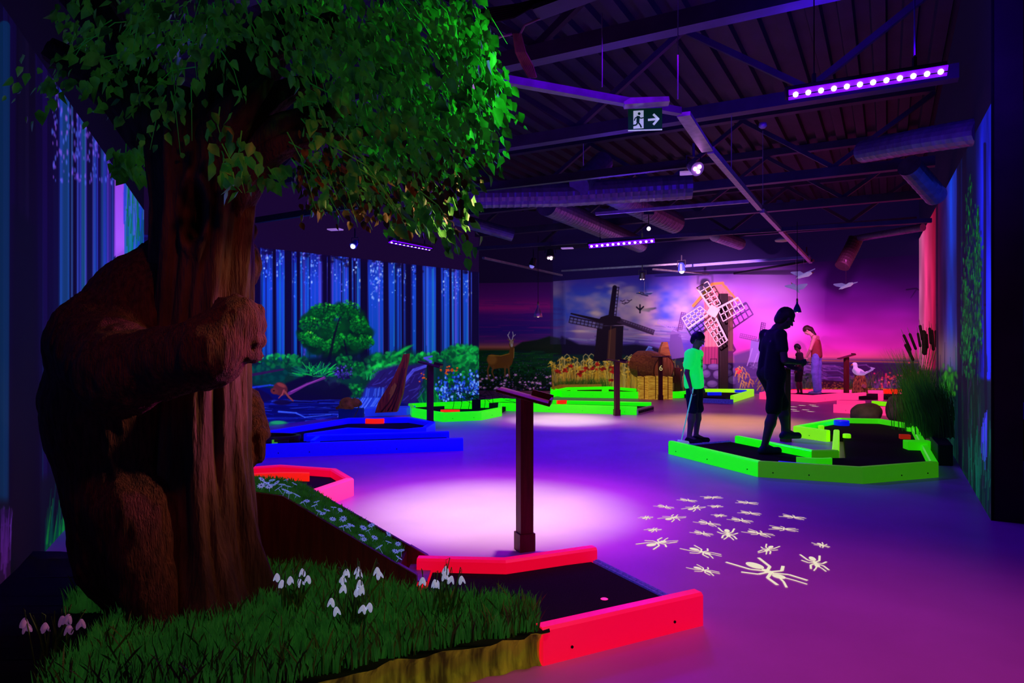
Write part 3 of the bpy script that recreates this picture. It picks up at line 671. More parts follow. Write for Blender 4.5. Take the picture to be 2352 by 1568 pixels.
def ab(a, bb, z): return (a*VX+bb*UX, a*VY+bb*UY, z)
def truss(bb, a0, a1, name, label, zb=3.68, zt=4.66):
    e = empty('roof_truss', ab((a0+a1)/2, bb, zb), label, 'roof truss', 'steel roof trusses')
    q = MB(); q.bar(ab(a0, bb, zb), ab(a1, bb, zb), .13, .13); q.build('bottom_chord', M['steel'], e)
    q = MB(); q.bar(ab(a0, bb, zt), ab(a1, bb, zt), .13, .12); q.build('top_chord', M['steel'], e)
    n = max(2, int((a1-a0)/1.1)); s = (a1-a0)/n
    for i in range(n):
        q = MB(); u0, u1 = a0+i*s, a0+(i+1)*s; z0, z1 = (zb+.07, zt-.07) if i % 2 == 0 else (zt-.07, zb+.07)
        q.bar(ab(u0, bb, z0), ab(u1, bb, z1), .06, .06); q.build('brace', M['steel'], e)
truss(3.2, -3.9, 3.5, 0, 'dark steel roof truss crossing just above the top of the leafy tree')
truss(5.07, -7.4, 3.5, 0, 'dark steel roof truss above the green running-man exit sign')
truss(7.2, -8.0, .55, 0, 'purple lit steel roof truss running behind the exit sign to the large violet light bar')
truss(10.6, -8.0, .55, 0, 'steel roof truss above the spiral ventilation duct')
truss(12.9, -8.0, .55, 0, 'steel roof truss just above the middle violet light bar')
truss(15.6, -7.8, .5, 0, 'steel roof truss nearest the painted windmill wall')

# ducts
def duct(name, pts, r, label, rings=.12, mt=None):
    pts = [Vector(p) for p in pts]; P = []; R = []
    for i in range(len(pts)-1):
        L = (pts[i+1]-pts[i]).length; n = max(2, int(L/rings*4))
        for k in range(n): P.append(pts[i].lerp(pts[i+1], k/n)); R.append(r*(1.0+(.03 if k % 4 == 0 else 0)))
    P.append(pts[-1]); R.append(r)
    q = MB(); q.tube(P, R, 18); o = q.build(name, mt or M['duct'], smooth=False); return tag(o, label, 'duct')
duct('ventilation_duct', [dep(985,452,9.6), dep(1300,446,9.6), dep(1588,428,9.4)], .17, 'large spiral ventilation duct hanging under the trusses, lit blue', .1)
duct('ventilation_duct', [dep(1385,372,9.9), dep(1330,425,9.35)], .15, 'short round duct branch pointing down beside the large spiral duct')
duct('ventilation_duct', [dep(930,468,11.6), dep(1178,540,12.0)], .11, 'thin purple duct pipe passing above the forest mural')
duct('ventilation_duct', [dep(1255,470,10.6), dep(1470,562,15.0)], .17, 'brownish round duct running back below the large spiral duct')
duct('ventilation_duct', [dep(1400,440,10.4), dep(1550,512,12.3)], .19, 'wide brown duct ending in an open mouth above the middle light bar')
duct('ventilation_duct', [dep(1700,560,15.2), dep(1642,540,14.4)], .13, 'short duct stub left of the long ceiling rail')
duct('ventilation_duct', [dep(1985,348,7.6), dep(2120,322,6.6), dep(2260,300,5.9)], .12, 'dark round duct on the upper right meeting the painted right wall')
duct('ventilation_duct', [dep(2088,380,8.2), dep(2150,450,8.6)], .13, 'slanting dark duct beside the top of the right wall')
duct('supply_pipe', [dep(1965,548,14.6), dep(2120,522,12.8)], .07, 'dark pipe feeding the flexible hose near the right wall')
duct('flexible_hose', [dep(1966,548,14.6), dep(1955,572,14.6), dep(1934,612,14.5)], .15, 'brown ribbed flexible hose hanging down beside the flying gulls', .07, mat('ribbed hose', (.04,.02,.03), rough=.5, var=.3, scale=9))

# lighting rails
def rail(pts, label, w=.05, h=.045, m=None, name='lighting_rail'):
    q = MB(); P = pts
    for i in range(len(P)-1): q.bar(P[i], P[i+1], w, h)
    return tag(q.build(name, m or M['rail']), label, 'rail')
rail([atz(1150,182,3.0), atz(1560,256,3.0)], 'perforated metal rail from the tree top to the exit sign', .06, .05, M['duct'])
rail([atz(1570,262,3.0), atz(1625,345,3.0)], 'short pale perforated rail right of the exit sign', .10, .03)
rail([atz(1632,345,3.0), atz(1745,478,3.0)], 'near stretch of the long pale rail running into the room', .06, .06)
rail([atz(1750,484,3.0), atz(1862,602,3.0)], 'far stretch of the long pale rail running into the room', .06, .05)
rail([atz(590,506,3.0), atz(1000,443,3.0), atz(1585,375,3.0)], 'long black lighting rail crossing under the spiral duct', .06, .08, M['steel_dark'])
rail([atz(1368,491,3.05), atz(1720,462,3.05)], 'thin rail over the small white bulb', .04, .04)
rail([atz(1075,572,3.0), atz(1560,541,3.0), atz(2140,506,3.0)], 'long thin rail running across behind the middle light bar', .06, .06, M['steel'])
rail([atz(1500,618,3.0), atz(1662,632,3.0)], 'thin bright rail meeting a corner above the windmill', .05, .04)
rail([atz(1662,632,3.0), atz(1868,598,3.0)], 'rail running from the windmill corner to the right', .05, .05, M['steel_dark'])
rail([atz(1110,592,3.0), atz(1290,632,3.0)], 'pale rail along the meadow wall top', .06, .04)
rail([atz(1560,612,3.05), atz(1860,590,3.05)], 'blue lit rail just above the windmill', .05, .06, mat('blue lit rail', (.2,.2,.7), rough=.4, var=.1, scale=5))
rail([atz(1290,622,3.05), atz(1560,606,3.05)], 'thin dark rail above the painted clouds', .04, .04)
q = MB(); 
for i in range(7): q.tube([dep(1090+i*2,60-i*6,4.4), dep(1180+i*2,40-i*5,4.4), dep(1290+i*3,-20,4.4)], .008, 5)
o = q.build('cable_bundle', M['black']); tag(o, 'black cable bundle lying along the tray near the tree top', 'cable')
q = MB()
for i in range(6): q.tube([dep(1180+i*3,78,4.45), dep(1186+i*4,120,4.45), dep(1200+i*4.5,150,4.5), dep(1216+i*3,178,4.5)], .009, 6)
o = q.build('cable_bundle', mat('pale cable', (.45,.3,.12), rough=.5, var=.3, scale=20)); tag(o, 'yellowish cable bundle drooping onto the rail by the tree top', 'cable')
q = MB(); q.tube([dep(1100,108,4.45), dep(1150,84,4.45), dep(1176,78,4.45)], .008, 6); q.tube([dep(1190,88,4.45), dep(1205,58,4.45), dep(1240,42,4.45)], .008, 6)
tag(q.build('power_cable', mat('white cable', (.6,.45,.4), rough=.5, var=.2, scale=20), smooth=True), 'thin white cable looping from the cable bundle', 'cable')
q = MB(); q.bar(dep(1230,30,4.4), dep(1480,-60,4.2), .16, .03); tag(q.build('cable_tray', M['steel_dark']), 'black perforated cable tray at the top of the picture', 'cable tray')
for (x, y0, y1, z) in ((1557,0,228,3.0),(1383,30,200,3.0),(1680,265,388,3.05),(1752,300,470,3.0),(1340,330,380,3.0)):
    Y = (z-CH)*F/(HY-y1); q = MB(); q.tube([dep(x,y1,Y), dep(x,max(y0,HY-(4.68-CH)*F/Y),Y)], .004, 5)
    tag(q.build('hanger_rod', M['rail']), 'thin hanging rod holding a rail at x near the '+{1557:'exit sign',1383:'top beam left of the exit sign',1680:'long pale rail',1752:'small round sensor',1340:'spiral duct elbow'}[x].replace('x near',''), 'rod')
for o in COL.objects:
    if o.name.startswith('hanger_rod'): o['label'] = o['label'].replace('at x near the', 'near the')

# LED bars
def led_bar(A, B, n, label, h=.07):
    A = Vector(A); B = Vector(B); e = empty('light_bar', (A+B)/2, label, 'light bar'); d = (B-A).normalized(); s = (B-A).length
    q = MB(); q.bar(A-d*.05, B+d*.05, h, h); q.build('housing', M['black'], e, bevel=.006); q = MB(); k0 = Vector((0,-.75,-.55)).normalized()*h*.56; q.bar(A-d*.04+k0, B+d*.04+k0, h*.9, .012, up=(0,-.75,-.55)); q.build('bloom_strip', M['vio'], e)  # glowing violet strip added to imitate the bloom around the diodes
    dn = Vector((0,-.75,-.55)).normalized()
    for i in range(n):
        c = A+(B-A)*(i/(n-1))+dn*(h*.66); q = MB(); q.ell(c, (.017,.017,.017), 10, 6); q.build('diode', M['led'], e, smooth=True)
    for k in (.15, .85):
        c = A+(B-A)*k; q = MB(); q.bar(c, c+Vector((0,0,.10)), .02, .02); q.bar(c+Vector((0,0,.1)), Vector((c.x, c.y, 3.64)), .006, .006); q.build('bracket', M['steel_dark'], e)
led_bar(dep(1822,212,4.45), dep(2152,160,4.25), 12, 'large bright violet light bar on the upper right')
led_bar(dep(1358,562,10.2), dep(1496,550,9.9), 12, 'violet light bar in the middle of the ceiling')
led_bar(dep(901,552,9.4), dep(987,569,10.6), 11, 'small violet light bar above the forest mural')

# exit sign
e = empty('exit_sign', dep(1481,275,4.78), 'green running man exit sign with white arrow pointing right', 'exit sign')
Ys = 4.78; Mx = Vector((.975,-.12,0)).normalized()
def sgn(x, y, off=0.0):
    # point on the sign's own plane, measured from its centre
    c = Vector(dep(1481,275,Ys)); k = Ys/F; u = (x-1481)*k; v = -(y-(275+(x-1481)*.06))*k
    n = Vector((Mx.y, -Mx.x, 0)); return c+Mx*u+Vector((0,0,v))+n*off
nrm = Vector((Mx.y, -Mx.x, 0))
sg_g = mat('exit sign dark green', (.004,.05,.03), emit=(.0,.02,.012), es=.5, var=.1, scale=20); sg_w = mat('exit sign pale', (.6,.65,.8), emit=(.38,.42,.62), es=.8, var=.05, scale=20)
q = MB(); q.plate([sgn(1443,247), sgn(1520,252), sgn(1520,302), sgn(1443,297)], nrm, .006); q.build('sign_panel', sg_g, e)
q = MB(); q.plate([sgn(1455,253,.008), sgn(1478,254,.008), sgn(1478,295,.008), sgn(1455,294,.008)], nrm, .002); q.build('doorway_symbol', sg_w, e)
q = MB(); 
def st(pts, w):
    for i in range(len(pts)-1): q.bar(sgn(*pts[i],.0125), sgn(*pts[i+1],.0125), w*Ys/F, .002, up=nrm)
q.ell(sgn(1468,261,.0125), (.010,.004,.010), 12, 8); st([(1466,266),(1465,280)], 7); st([(1466,268),(1472,272),(1478,271)], 2.6); st([(1465,268),(1459,270),(1457,276)], 2.6); st([(1465,280),(1470,286),(1473,293)], 3.4); st([(1465,279),(1462,286),(1453,287)], 3.4)
q.build('running_figure', sg_g, e)
q = MB(); q.bar(sgn(1488,277,.009), sgn(1510,277,.009), 5*Ys/F, .002, up=nrm); q.bar(sgn(1512,278,.009), sgn(1500,265,.009), 5*Ys/F, .002, up=nrm); q.bar(sgn(1512,276,.009), sgn(1500,289,.009), 5*Ys/F, .002, up=nrm); q.build('arrow', sg_w, e)
q = MB(); q.plate([sgn(1432,240), sgn(1448,232), sgn(1532,238), sgn(1534,249), sgn(1434,246)], nrm, .10); q.build('lamp_housing', M['rail'], e)
q = MB(); q.plate([sgn(1443,295.5,-.002), sgn(1520,300.5,-.002), sgn(1520,302.5,-.002), sgn(1443,297.5,-.002)], nrm, .01); q.build('lit_edge', sg_w, e)

# spotlights
def spot_fix(x, y, Y, r, label, aim=(0,-.3,-1), glow=(1,.5,1), es=9, n=3, body=None, up=.16):
    c = Vector(dep(x, y, Y)); e = empty('spotlight', c, label, 'spotlight'); a = Vector(aim).normalized()
    q = MB(); q.tube([c-a*r*2.2, c-a*r*1.9, c-a*.2*r, c], [r*.45, r*.75, r, r*1.08], 18); q.build('lamp_body', body or M['steel_dark'], e, smooth=False)
    q = MB(); ax = a.cross(Vector((0,0,1)));
    if ax.length < .1: ax = Vector((1,0,0))
    ax.normalize(); ay = a.cross(ax)
    gm = mat('lit spotlight lens', (1,.8,1), emit=glow, es=es, var=.02)
    for i in range(n):
        t = 2*math.pi*i/n; pp = c+a*.004+(ax*math.cos(t)+ay*math.sin(t))*(r*.42 if n > 1 else 0); q.ell(pp, (r*.3 if n > 1 else r*.7,)*3, 10, 6)
    q.build('lens', gm, e, smooth=True)
    q = MB(); t = c-a*r*1.2; q.tube([t+ax*r*1.2, t+ax*r*1.2+Vector((0,0,r*1.6)), t-ax*r*1.2+Vector((0,0,r*1.6)), t-ax*r*1.2], r*.12, 6); q.bar(t+Vector((0,0,r*1.5)), t+Vector((0,0,up+r)), .02, .02); q.build('yoke', M['steel_dark'], e)
spot_fix(1602, 388, 6.35, .062, 'magenta lit spotlight with a metal rim on the black rail', (.25,-.8,-.45), (1,.35,1), 8, 3, M['rail'])
spot_fix(1264, 592, 11.8, .075, 'spotlight with small red and white lights left of the middle light bar', (0,-.35,-1), (1,.6,.9), 6, 3)
spot_fix(1222, 610, 13.0, .07, 'dim blue spotlight hanging above the deer on the meadow wall', (-.3,0,-1), (.2,.2,1), .6, 1)
spot_fix(1475, 640, 15.5, .07, 'small spotlight above the flying dark duck', (0,.2,-1), (1,.6,.7), 3, 2)
spot_fix(1566, 622, 14.6, .08, 'blue spotlight hanging left of the windmill sails', (.1,.1,-1), (.7,.7,1), 2.5, 1, mat('blue lamp body', (.03,.05,.5), rough=.4, var=.2, scale=9))
spot_fix(811, 565, 9.6, .05, 'small blue spotlight aimed down above the forest mural', (-.25,-.5,-.6), (.35,.4,1), 9, 1, mat('dark blue lamp body', (.02,.02,.2), rough=.4, var=.2, scale=9))
spot_fix(1858, 596, 14.4, .06, 'small red lit spotlight at the end of the long pale rail', (.4,-.4,-.6), (1,.2,.2), 2.5, 2)
c = Vector(dep(1490,525,9.7)); e = empty('bare_bulb', c, 'small glowing white bulb hanging above the middle light bar', 'bulb')
q = MB(); q.ell(c, (.026,.026,.028), 14, 9); q.build('bulb', mat('lit bulb', (1,.9,.9), emit=(1,.8,.9), es=8, var=.02), e, smooth=True)
q = MB(); q.tube([c+Vector((0,0,.025)), c+Vector((0,0,.20))], .006, 8); q.build('cord', M['black'], e)
q = MB(); q.box(c+Vector((0,0,.22)), (.14,.05,.04)); q.build('bracket', M['steel_dark'], e)
def flat_panel(x, y, Y, w, label, m=None):
    q = MB(); q.box(dep(x, y, Y), (w, .12, .018), rz=-.25); o = q.build('ceiling_light', m or M['white'], bevel=.004); tag(o, label, 'ceiling light', 'small flat lights under the ceiling')
PW = mat('pale violet panel', (.7,.5,.8), emit=(.5,.25,.7), es=.45, var=.05)
flat_panel(1066, 203, 4.5, .16, 'small pale flat panel showing between the leaves', PW)
flat_panel(1583, 397, 6.7, .18, 'flat pale panel beside the magenta spotlight', PW)
flat_panel(1303, 570, 11.6, .20, 'flat pale panel left of the middle light bar', PW)
flat_panel(1742, 532, 11.8, .25, 'flat pale panel left of the rail end', PW)
flat_panel(770, 527, 9.8, .2, 'dim flat panel above the left side of the forest mural', PW)
flat_panel(955, 473, 9.8, .18, 'small bright flat panel under the tree leaves', PW)
q = MB(); c = dep(1797, 548, 12.1); q.lathe(c, [(.02,.03),(.05,.03),(.13,-.02),(.12,-.045),(.02,-.06),(0,-.06)], 20); tag(q.build('ceiling_dome', mat('cream dome', (.8,.6,.5), rough=.4, var=.1, scale=6), smooth=True), 'cream domed cover on the far end of the long rail', 'cover')
q = MB(); c = dep(1752, 290, 6.6); q.lathe(c, [(0,.03),(.035,.03),(.04,.0),(.02,-.02),(0,-.02)], 16); tag(q.build('smoke_sensor', M['rail'], smooth=True), 'small round sensor hanging above the long rail', 'sensor')

# pendant lamps
def pendant(x, y, Y, r, col, label, topY, tilt=0):
    c = Vector(dep(x, y, Y)); e = empty('pendant_lamp', c, label, 'lamp')
    q = MB(); q.lathe(c, [(r*.22,r*2.6),(r*.24,r*2.1),(r*.5,r*1.6),(r*.8,r*.9),(r,0),(r*.96,0),(r*.75,r*.9),(r*.4,r*1.6),(0,r*1.7)], 22); q.build('lamp_shade', col, e, smooth=True)
    q = MB(); q.lathe(c, [(0,r*3.3),(r*.2,r*3.3),(r*.25,r*2.6),(r*.2,r*2.5)], 14); q.build('socket', mat('brass socket', (.6,.4,.15), rough=.3, metal=.7, var=.1, scale=9), e, smooth=True)
    q = MB(); q.tube([c+Vector((0,0,r*3.2)), c+Vector((0,0,topY))], .005, 6); q.build('cord', M['black'], e)
    q = MB(); q.ell(c+Vector((0,0,r*.35)), (r*.4,)*3, 12, 8); q.build('bulb', mat('warm bulb', (1,.9,.7), emit=(1,.75,.4), es=2.2, var=.02), e, smooth=True)
pendant(1236, 728, 12.6, .085, mat('pink metal shade', (.65,.2,.45), rough=.25, metal=.6, var=.1, scale=6), 'pink metal bell-shaped pendant lamp hanging before the meadow mural', 1.5)
pendant(1831, 717, 10.2, .062, mat('blue black shade', (.01,.02,.2), rough=.3, var=.1, scale=6), 'dark blue bell-shaped pendant lamp above the striding man', 1.35)
# ---------- putting lanes -------------------------------------------------------
HC = .15; TC = .07; ZL = .08
def curb(parent, pts, m, side=1, closed=False, h=HC, t=TC, z0=0.0, bolts=(), skip=(), name='curb_board', mats=None):
    n = len(pts); ch = .012; nseg = n if closed else n-1
    P = [Vector((p[0], p[1])) for p in pts]
    def nrm(i): d = (P[(i+1) % n]-P[i % n]).normalized(); return Vector((-d.y, d.x))*side
    off = []
    for i in range(n):
        if closed or 0 < i < n-1:
            a = nrm((i-1) % n); b_ = nrm(i); s = a+b_; off.append(s/max(.35, s.length_squared/2)) if True else None
            off[-1] = s/(1+a.dot(b_))
        else: off.append(nrm(i if i == 0 else i-1))
    prof = [(0,0),(0,h-ch),(ch,h),(t-ch,h),(t,h-ch),(t,0)]
    for i in range(nseg):
        if i in skip: continue
        j = (i+1) % n; q = MB(); vs = []
        for k in (i, j):
            for a, z in prof: w = P[k]+off[k]*a; vs.append((w.x, w.y, z0+z))
        fs = []
        for k in range(6): k2 = (k+1) % 6; fs.append((k, k2, k2+6, k+6) if side < 0 else (k, k+6, k2+6, k2))
        fs += [(5,4,3,2,1,0), (6,7,8,9,10,11)] if side < 0 else [(0,1,2,3,4,5), (11,10,9,8,7,6)]
        q.add(vs, fs); bo = q.build(name, (mats[i] if mats else m), parent)
        if i in dict(bolts):
            d = (P[j]-P[i]); nn = -nrm(i)
            for f in dict(bolts)[i]:
                w = P[i]+d*f+nn*.001; ang = math.atan2(nn.y, nn.x)
                bq = MB(); bq.tube([(w.x, w.y, z0+.05), (w.x+nn.x*.004, w.y+nn.y*.004, z0+.05)], .0065, 10); bq.build('bolt', M['bolt'], bo)
def carpet(parent, poly, z=ZL, m=None):
    q = MB(); q.prism(poly, .004, z); return q.build('carpet', m or M['carpet'], parent)
def block(parent, poly, z0, z1, m, name='obstacle_block', label=None):
    q = MB(); q.prism(poly, z0, z1); o = q.build(name, m, parent, bevel=.004)
    if label: o['label'] = label
    return o
def arc_block(parent, p0, p1, bulge, m, w=.05, z0=ZL, z1=.15, name='curved_bumper', label=None):
    p0 = Vector(p0[:2]); p1 = Vector(p1[:2]); d = p1-p0; n = Vector((-d.y, d.x)).normalized(); o = []; i_ = []
    for k in range(11):
        t = k/10; c = p0+d*t+n*bulge*4*t*(1-t); o.append(c+n*w/2); i_.append(c-n*w/2)
    q = MB(); q.prism([(v.x, v.y) for v in i_]+[(v.x, v.y) for v in o[::-1]], z0, z1); o = q.build(name, m, parent, bevel=.004)
    if label: o['label'] = label
    return o
T = lambda x, y: at(x, y, HC); B0 = lambda x, y: at(x, y, 0); L0 = lambda x, y: at(x, y, ZL)

# near pink lane
e = empty('putting_lane', (.1, 3.3, 0), 'nearest pink edged putting lane with dark carpet, in front of the big lectern', 'minigolf lane')
pf = [(.125, 2.735), (.875, 3.125)]
curb(e, pf, M['pink'], 1, bolts=[(0, (.16, .80))])
pb = [T(1357,1250), T(1157,1278), (-.50, 3.683)]
curb(e, pb, M['pink'], 1)
cin = [L0(1358,1290), L0(1157,1316), (-.42, 3.62), (-.42, 3.06), (.12, 3.02), (.16, 2.84), L0(1520,1371)]
carpet(e, cin)
s0 = Vector(L0(1360,1287)); s1 = Vector(L0(1526,1371)); dd = (s1-s0).normalized(); nn = Vector((-dd.y, dd.x))*.04
q = MB(); q.prism([tuple(s0), tuple(s1), tuple(s1+nn), tuple(s0+nn)], .0, ZL+.002)
for k in range(34):
    c = s0+(s1-s0)*((k+.5)/34)+nn*.5; q.lathe((c.x, c.y, ZL+.002), [(.0,.004),(.007,.004),(.009,0)], 8)
q.build('perforated_strip', M['perf'], e)
c = atz(1388,1375,ZL+.001); q = MB(); q.lathe(c, [(.0,.0012),(.016,.0012),(.018,0)], 20); q.build('tee_marker', M['pink_strong_lit'], e)

# second pink lane
e = empty('putting_lane', (-2.1, 5.6, 0), 'pink edged putting lane half hidden behind the daisy covered ramp', 'minigolf lane')
pl = [(-2.75,5.55), (-2.72,6.15), T(645,1066), T(775,1075), (-1.335,5.76), (-1.80,4.45), (-2.5,4.4)]
curb(e, pl, M['pink_strong_lit'], -1, mats=[M['pink'],M['pink'],M['pink'],M['pink'],M['pink_strong_lit'],M['pink_strong_lit']], bolts=[(4,(.3,.75))])
carpet(e, [(-2.70,5.5), (-2.66,6.1), (-2.16,6.32), (-1.62,6.13), (-1.42,5.74), (-1.86,4.52), (-2.45,4.46)])
arc_block(e, (-2.55,5.75), L0(711,1104), .10, M['red'], .06, label='red curved bumper')
arc_block(e, (-2.45,5.2), L0(661,1122), .16, M['blue'], .05, label='blue curved bumper')

# blue lanes
e = empty('putting_lane', (-1.7, 8.2, 0), 'long straight blue edged putting lane in front of the forest mural', 'minigolf lane')
curb(e, [(-3.3,7.50), B0(1064,1035)], M['blue'], 1, bolts=[(0,(.25,.37,.72))])
curb(e, [T(1030,989), T(705,999), (-3.3,8.25)], M['blue'], 1, skip=(1,))
carpet(e, [(-3.2,7.58), (-.62,8.19), L0(1024,1004), (-2.55,8.35), (-3.2,8.2)])
cx, cy = at(736, 1000, HC); q = MB(); q.box((cx, cy-.22, HC/2), (.05,.36,HC-.004), rz=.1); q.build('cross_board', M['blue'], e)
e = empty('putting_lane', (-2.2, 9.7, 0), 'eight sided blue edged putting lane beside the wooden tub', 'minigolf lane')
ob = [T(600,991), T(800,959), T(940,957), T(1000,968), T(979,981), T(920,987), T(800,983), T(706,996)]
curb(e, ob, M['blue'], -1, skip=(7,), mats=[M['blue']]*3+[M['blue']]*2+[M['blue']]*3)
carpet(e, [T(604,993), T(800,962), T(938,960), T(990,968), T(975,979), T(918,985), T(800,981), T(708,994)])
arc_block(e, atz(840,972,ZL), atz(882,972,ZL), -.03, M['red'], .06, label='red curved bumper')
e = empty('wooden_tub', (-2.95, 8.05, 0), 'low oval dark red wooden tub set between the blue boards', 'tub')
q = MB()
def ring(cx, cy, rx, ry, z0, z1, t):
    n = 28; vs = []; fs = []
    for z, k in ((z0,1),(z1,1.06),(z1,1.06-t),(z0+.02,1-t)):
        for i in range(n): a = 2*math.pi*i/n; vs.append((cx+rx*k*math.cos(a), cy+ry*k*math.sin(a), z))
    for r in range(3):
        for i in range(n): j = (i+1) % n; fs.append((r*n+i, r*n+j, (r+1)*n+j, (r+1)*n+i))
    fs.append(tuple(range(3*n, 4*n))); q.add(vs, fs)
ring(-2.93, 8.03, .42, .20, .085, .20, .12); q.build('tub_wall', mat('dark red glazed wood', (.12,.01,.015), rough=.25, var=.3, scale=8), e)
q = MB(); q.box((-2.75,7.86,.13), (.34,.03,.07), rz=.1); q.build('side_plank', M['wood'], e)
q = MB(); c = at(631,1026,.1); q.box((c[0], c[1], .12), (.05,.05,.06)); q.box((c[0]-.02, c[1], .16), (.02,.02,.04)); tag(q.build('marker_clip', mat('lime plastic clip', (.3,.7,.02), emit=(.1,.8,0), es=.25, var=.2, scale=60)), 'small lime plastic clip beside the hanging paw', 'clip')
q = MB(); c0 = B0(838,956); c1 = B0(934,953); q.prism([c0, c1, (c1[0]+.1, c1[1]+.4), (c0[0]-.05, c0[1]+.4)], 0, .13); tag(q.build('base_board', M['blue_l'], bevel=.005), 'light blue low base board under the split log', 'base')

# green lanes, left
e = empty('putting_lane', (-.2, 12.3, 0), 'long green edged lane with an eight sided left end, below the deer mural', 'minigolf lane')
ol = [B0(1462,953), B0(1240,946), B0(1153,943), B0(1153,955), B0(1106,965), B0(1017,969), B0(946,957), (-1.93,12.7), T(1065,921), T(1150,914), T(1260,918), T(1496,923)]
curb(e, ol, M['green'], -1, bolts=[(0,(.12,.55,.9)),(3,(.5,)),(4,(.2,.75)),(5,(.3,))], mats=[M['green']]*6+[M['green_half_lit']]+[M['green']]*4)
carpet(e, [(2.15,12.14), (.51,12.66), (-.10,12.9), (-.24,12.0), (-.52,11.36), (-1.1,11.1), (-1.68,11.8), (-1.8,12.65), (-.9,13.15), (-.2,13.85), (.72,13.42), (2.58,12.86)])
q = MB(); q.prism([(2.17,12.09), (2.23,12.07), (2.66,12.80), (2.60,12.84)], 0, .10)
q.build('perforated_strip', M['rail'], e)
for k in range(18):
    pass
q = MB()
for k in range(20): t = (k+.5)/20; q.box((2.235+.42*t, 12.08+.72*t, .05), (.012,.02,.05), rz=.5)
q.build('strip_holes', M['black'], e)
q = MB(); q.box(atz(1053,934,.12), (.5,.05,.07), rz=.0); q.build('inner_board', M['green'], e)
q = MB(); q.box(atz(1113,931,.12), (.16,.05,.09), rz=.0); q.build('inner_board', M['green'], e)
arc_block(e, atz(1012,946,ZL), atz(1056,946,ZL), .02, M['red'], .05, z1=.12, label='red curved bumper')
q = MB(); c = at(1290,925,.1); q.box((c[0], c[1]-.05, .12), (.20,.06,.07), rz=.35); o = q.build('obstacle_block', M['red'], e); o['label'] = 'orange red block'
e = empty('twig_nest', (atz(1094,940,.08)[0], atz(1094,940,.08)[1], ZL), 'tangle of black wire twigs on a black box in the green lane', 'twig sculpture')
bx, by = e.location.x, e.location.y; q = MB(); q.box((bx, by, .17), (.15,.15,.17)); q.build('black_box', M['black'], e)
q = MB(); rs = random.Random(4)
for i in range(44):
    x, y, z = bx+rs.uniform(-.42,.62), by+rs.uniform(-.12,.12), .30+rs.uniform(-.05,.12); a = rs.uniform(-.35,.2)
    L = rs.uniform(.1,.3); q.tube([(x, y, z), (x+L*.5, y+rs.uniform(-.05,.05), z+rs.uniform(-.03,.06)+a*.1), (x+L, y+rs.uniform(-.06,.06), z+a*.3)], .004, 5)
for i in range(6): x = bx-.42+i*.14; q.tube([(x, by, .09), (x+.02, by, .2), (x+.01, by, .32)], .005, 5)
q.build('twigs', M['black'], e)

# rear green lane behind hay
e = empty('putting_lane', (2.6, 16.4, 0), 'green edged lane before the painted wheat field', 'minigolf lane')
og = [B0(1562,914), B0(1470,915), B0(1290,912), B0(1271,906), T(1271,895), T(1300,889), T(1400,887), T(1462,892)]
curb(e, og, M['green'], -1, bolts=[(1,(.2,.6,.9))], mats=None)
carpet(e, [(3.85,15.88), (2.95,15.78), (1.2,15.98), (1.05,16.5), (1.38,17.1), (2.5,17.4), (3.0,16.62), (3.85,16.2)])
for x in (1318, 1390): q = MB(); q.box(atz(x,896,.115), (.16,.06,.07)); q.build('obstacle_block', M['green'], e)
q = MB(); w0 = at(1266,898,.10); w1 = at(1330,888,.10); w2 = at(1455,889,.10); q.bar((.98,16.5,.10), (1.26,17.42,.10), .07, .2); q.bar((1.26,17.42,.10), (2.3,17.60,.10), .07, .2); tag(q.build('planter_edge', mat('orange timber edging', (.45,.16,.03), rough=.6, var=.3, scale=7, emit=(.3,.08,.01), es=.25)), 'orange brown timber edging at the foot of the wheat mural', 'edging')
e = empty('putting_lane', (5.0, 15.9, 0), 'short lime edged lane at the foot of the windmill', 'minigolf lane')
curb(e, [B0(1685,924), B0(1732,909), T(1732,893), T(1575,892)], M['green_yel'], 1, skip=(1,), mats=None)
curb(e, [B0(1562,914), B0(1620,908)], M['green'], 1)
carpet(e, [(4.62,14.75), (5.62,16.2), (4.3,16.6), (3.98,15.95), (4.0,15.3)])
q = MB(); p0 = at(1608,918,.06); p1 = at(1684,921,.06); q.bar((p0[0],p0[1],.05), (p1[0],p1[1],.05), .05, .09); q.build('perforated_strip', M['perf'], e)
q = MB(); q.box(atz(1641,904,.115), (.30,.08,.07)); q.build('obstacle_block', M['blue'], e); 
q = MB(); q.box(atz(1701,898,.12), (.26,.10,.06), rz=-.1); q.build('obstacle_block', M['blue'], e)

# rear pink lanes
PF = M['pink_strong_lit']
e = empty('putting_lane', (6.8, 15.4, 0), 'pink edged lane the girl stands in, before the dusk shore mural', 'minigolf lane')
op = [B0(1744,916), B0(1870,924), B0(1931,918), (7.62,15.15), T(1990,901), (8.9,15.9), T(1900,894), T(1765,896)]
curb(e, op[:5], PF, 1, bolts=[(1,(.4,))]); curb(e, [(9.15,15.95), T(1900,894), T(1766,896), op[0]], PF, 1)
carpet(e, [(5.72,15.4), (6.5,14.68), (7.3,15.25), (7.6,15.24), (8.0,15.2), (8.9,15.3), (9.05,15.85), (7.6,16.3), (6.2,16.0)])
q = MB(); q.prism([(8.05,15.0),(8.12,14.96),(8.3,15.25),(8.2,15.3)], 0, .15); q.build('curb_board', PF, e)
q = MB(); q.box(atz(1842,897,.12), (.5,.07,.07), rz=.1); o = q.build('obstacle_block', M['red'], e)
q = MB(); q.box(atz(2058,899,.13), (.55,.07,.10), rz=-.1); o = q.build('obstacle_block', M['red'], e)
e = empty('putting_lane', (6.7, 13.0, 0), 'pink edged lane half hidden behind the brown boulders', 'minigolf lane')
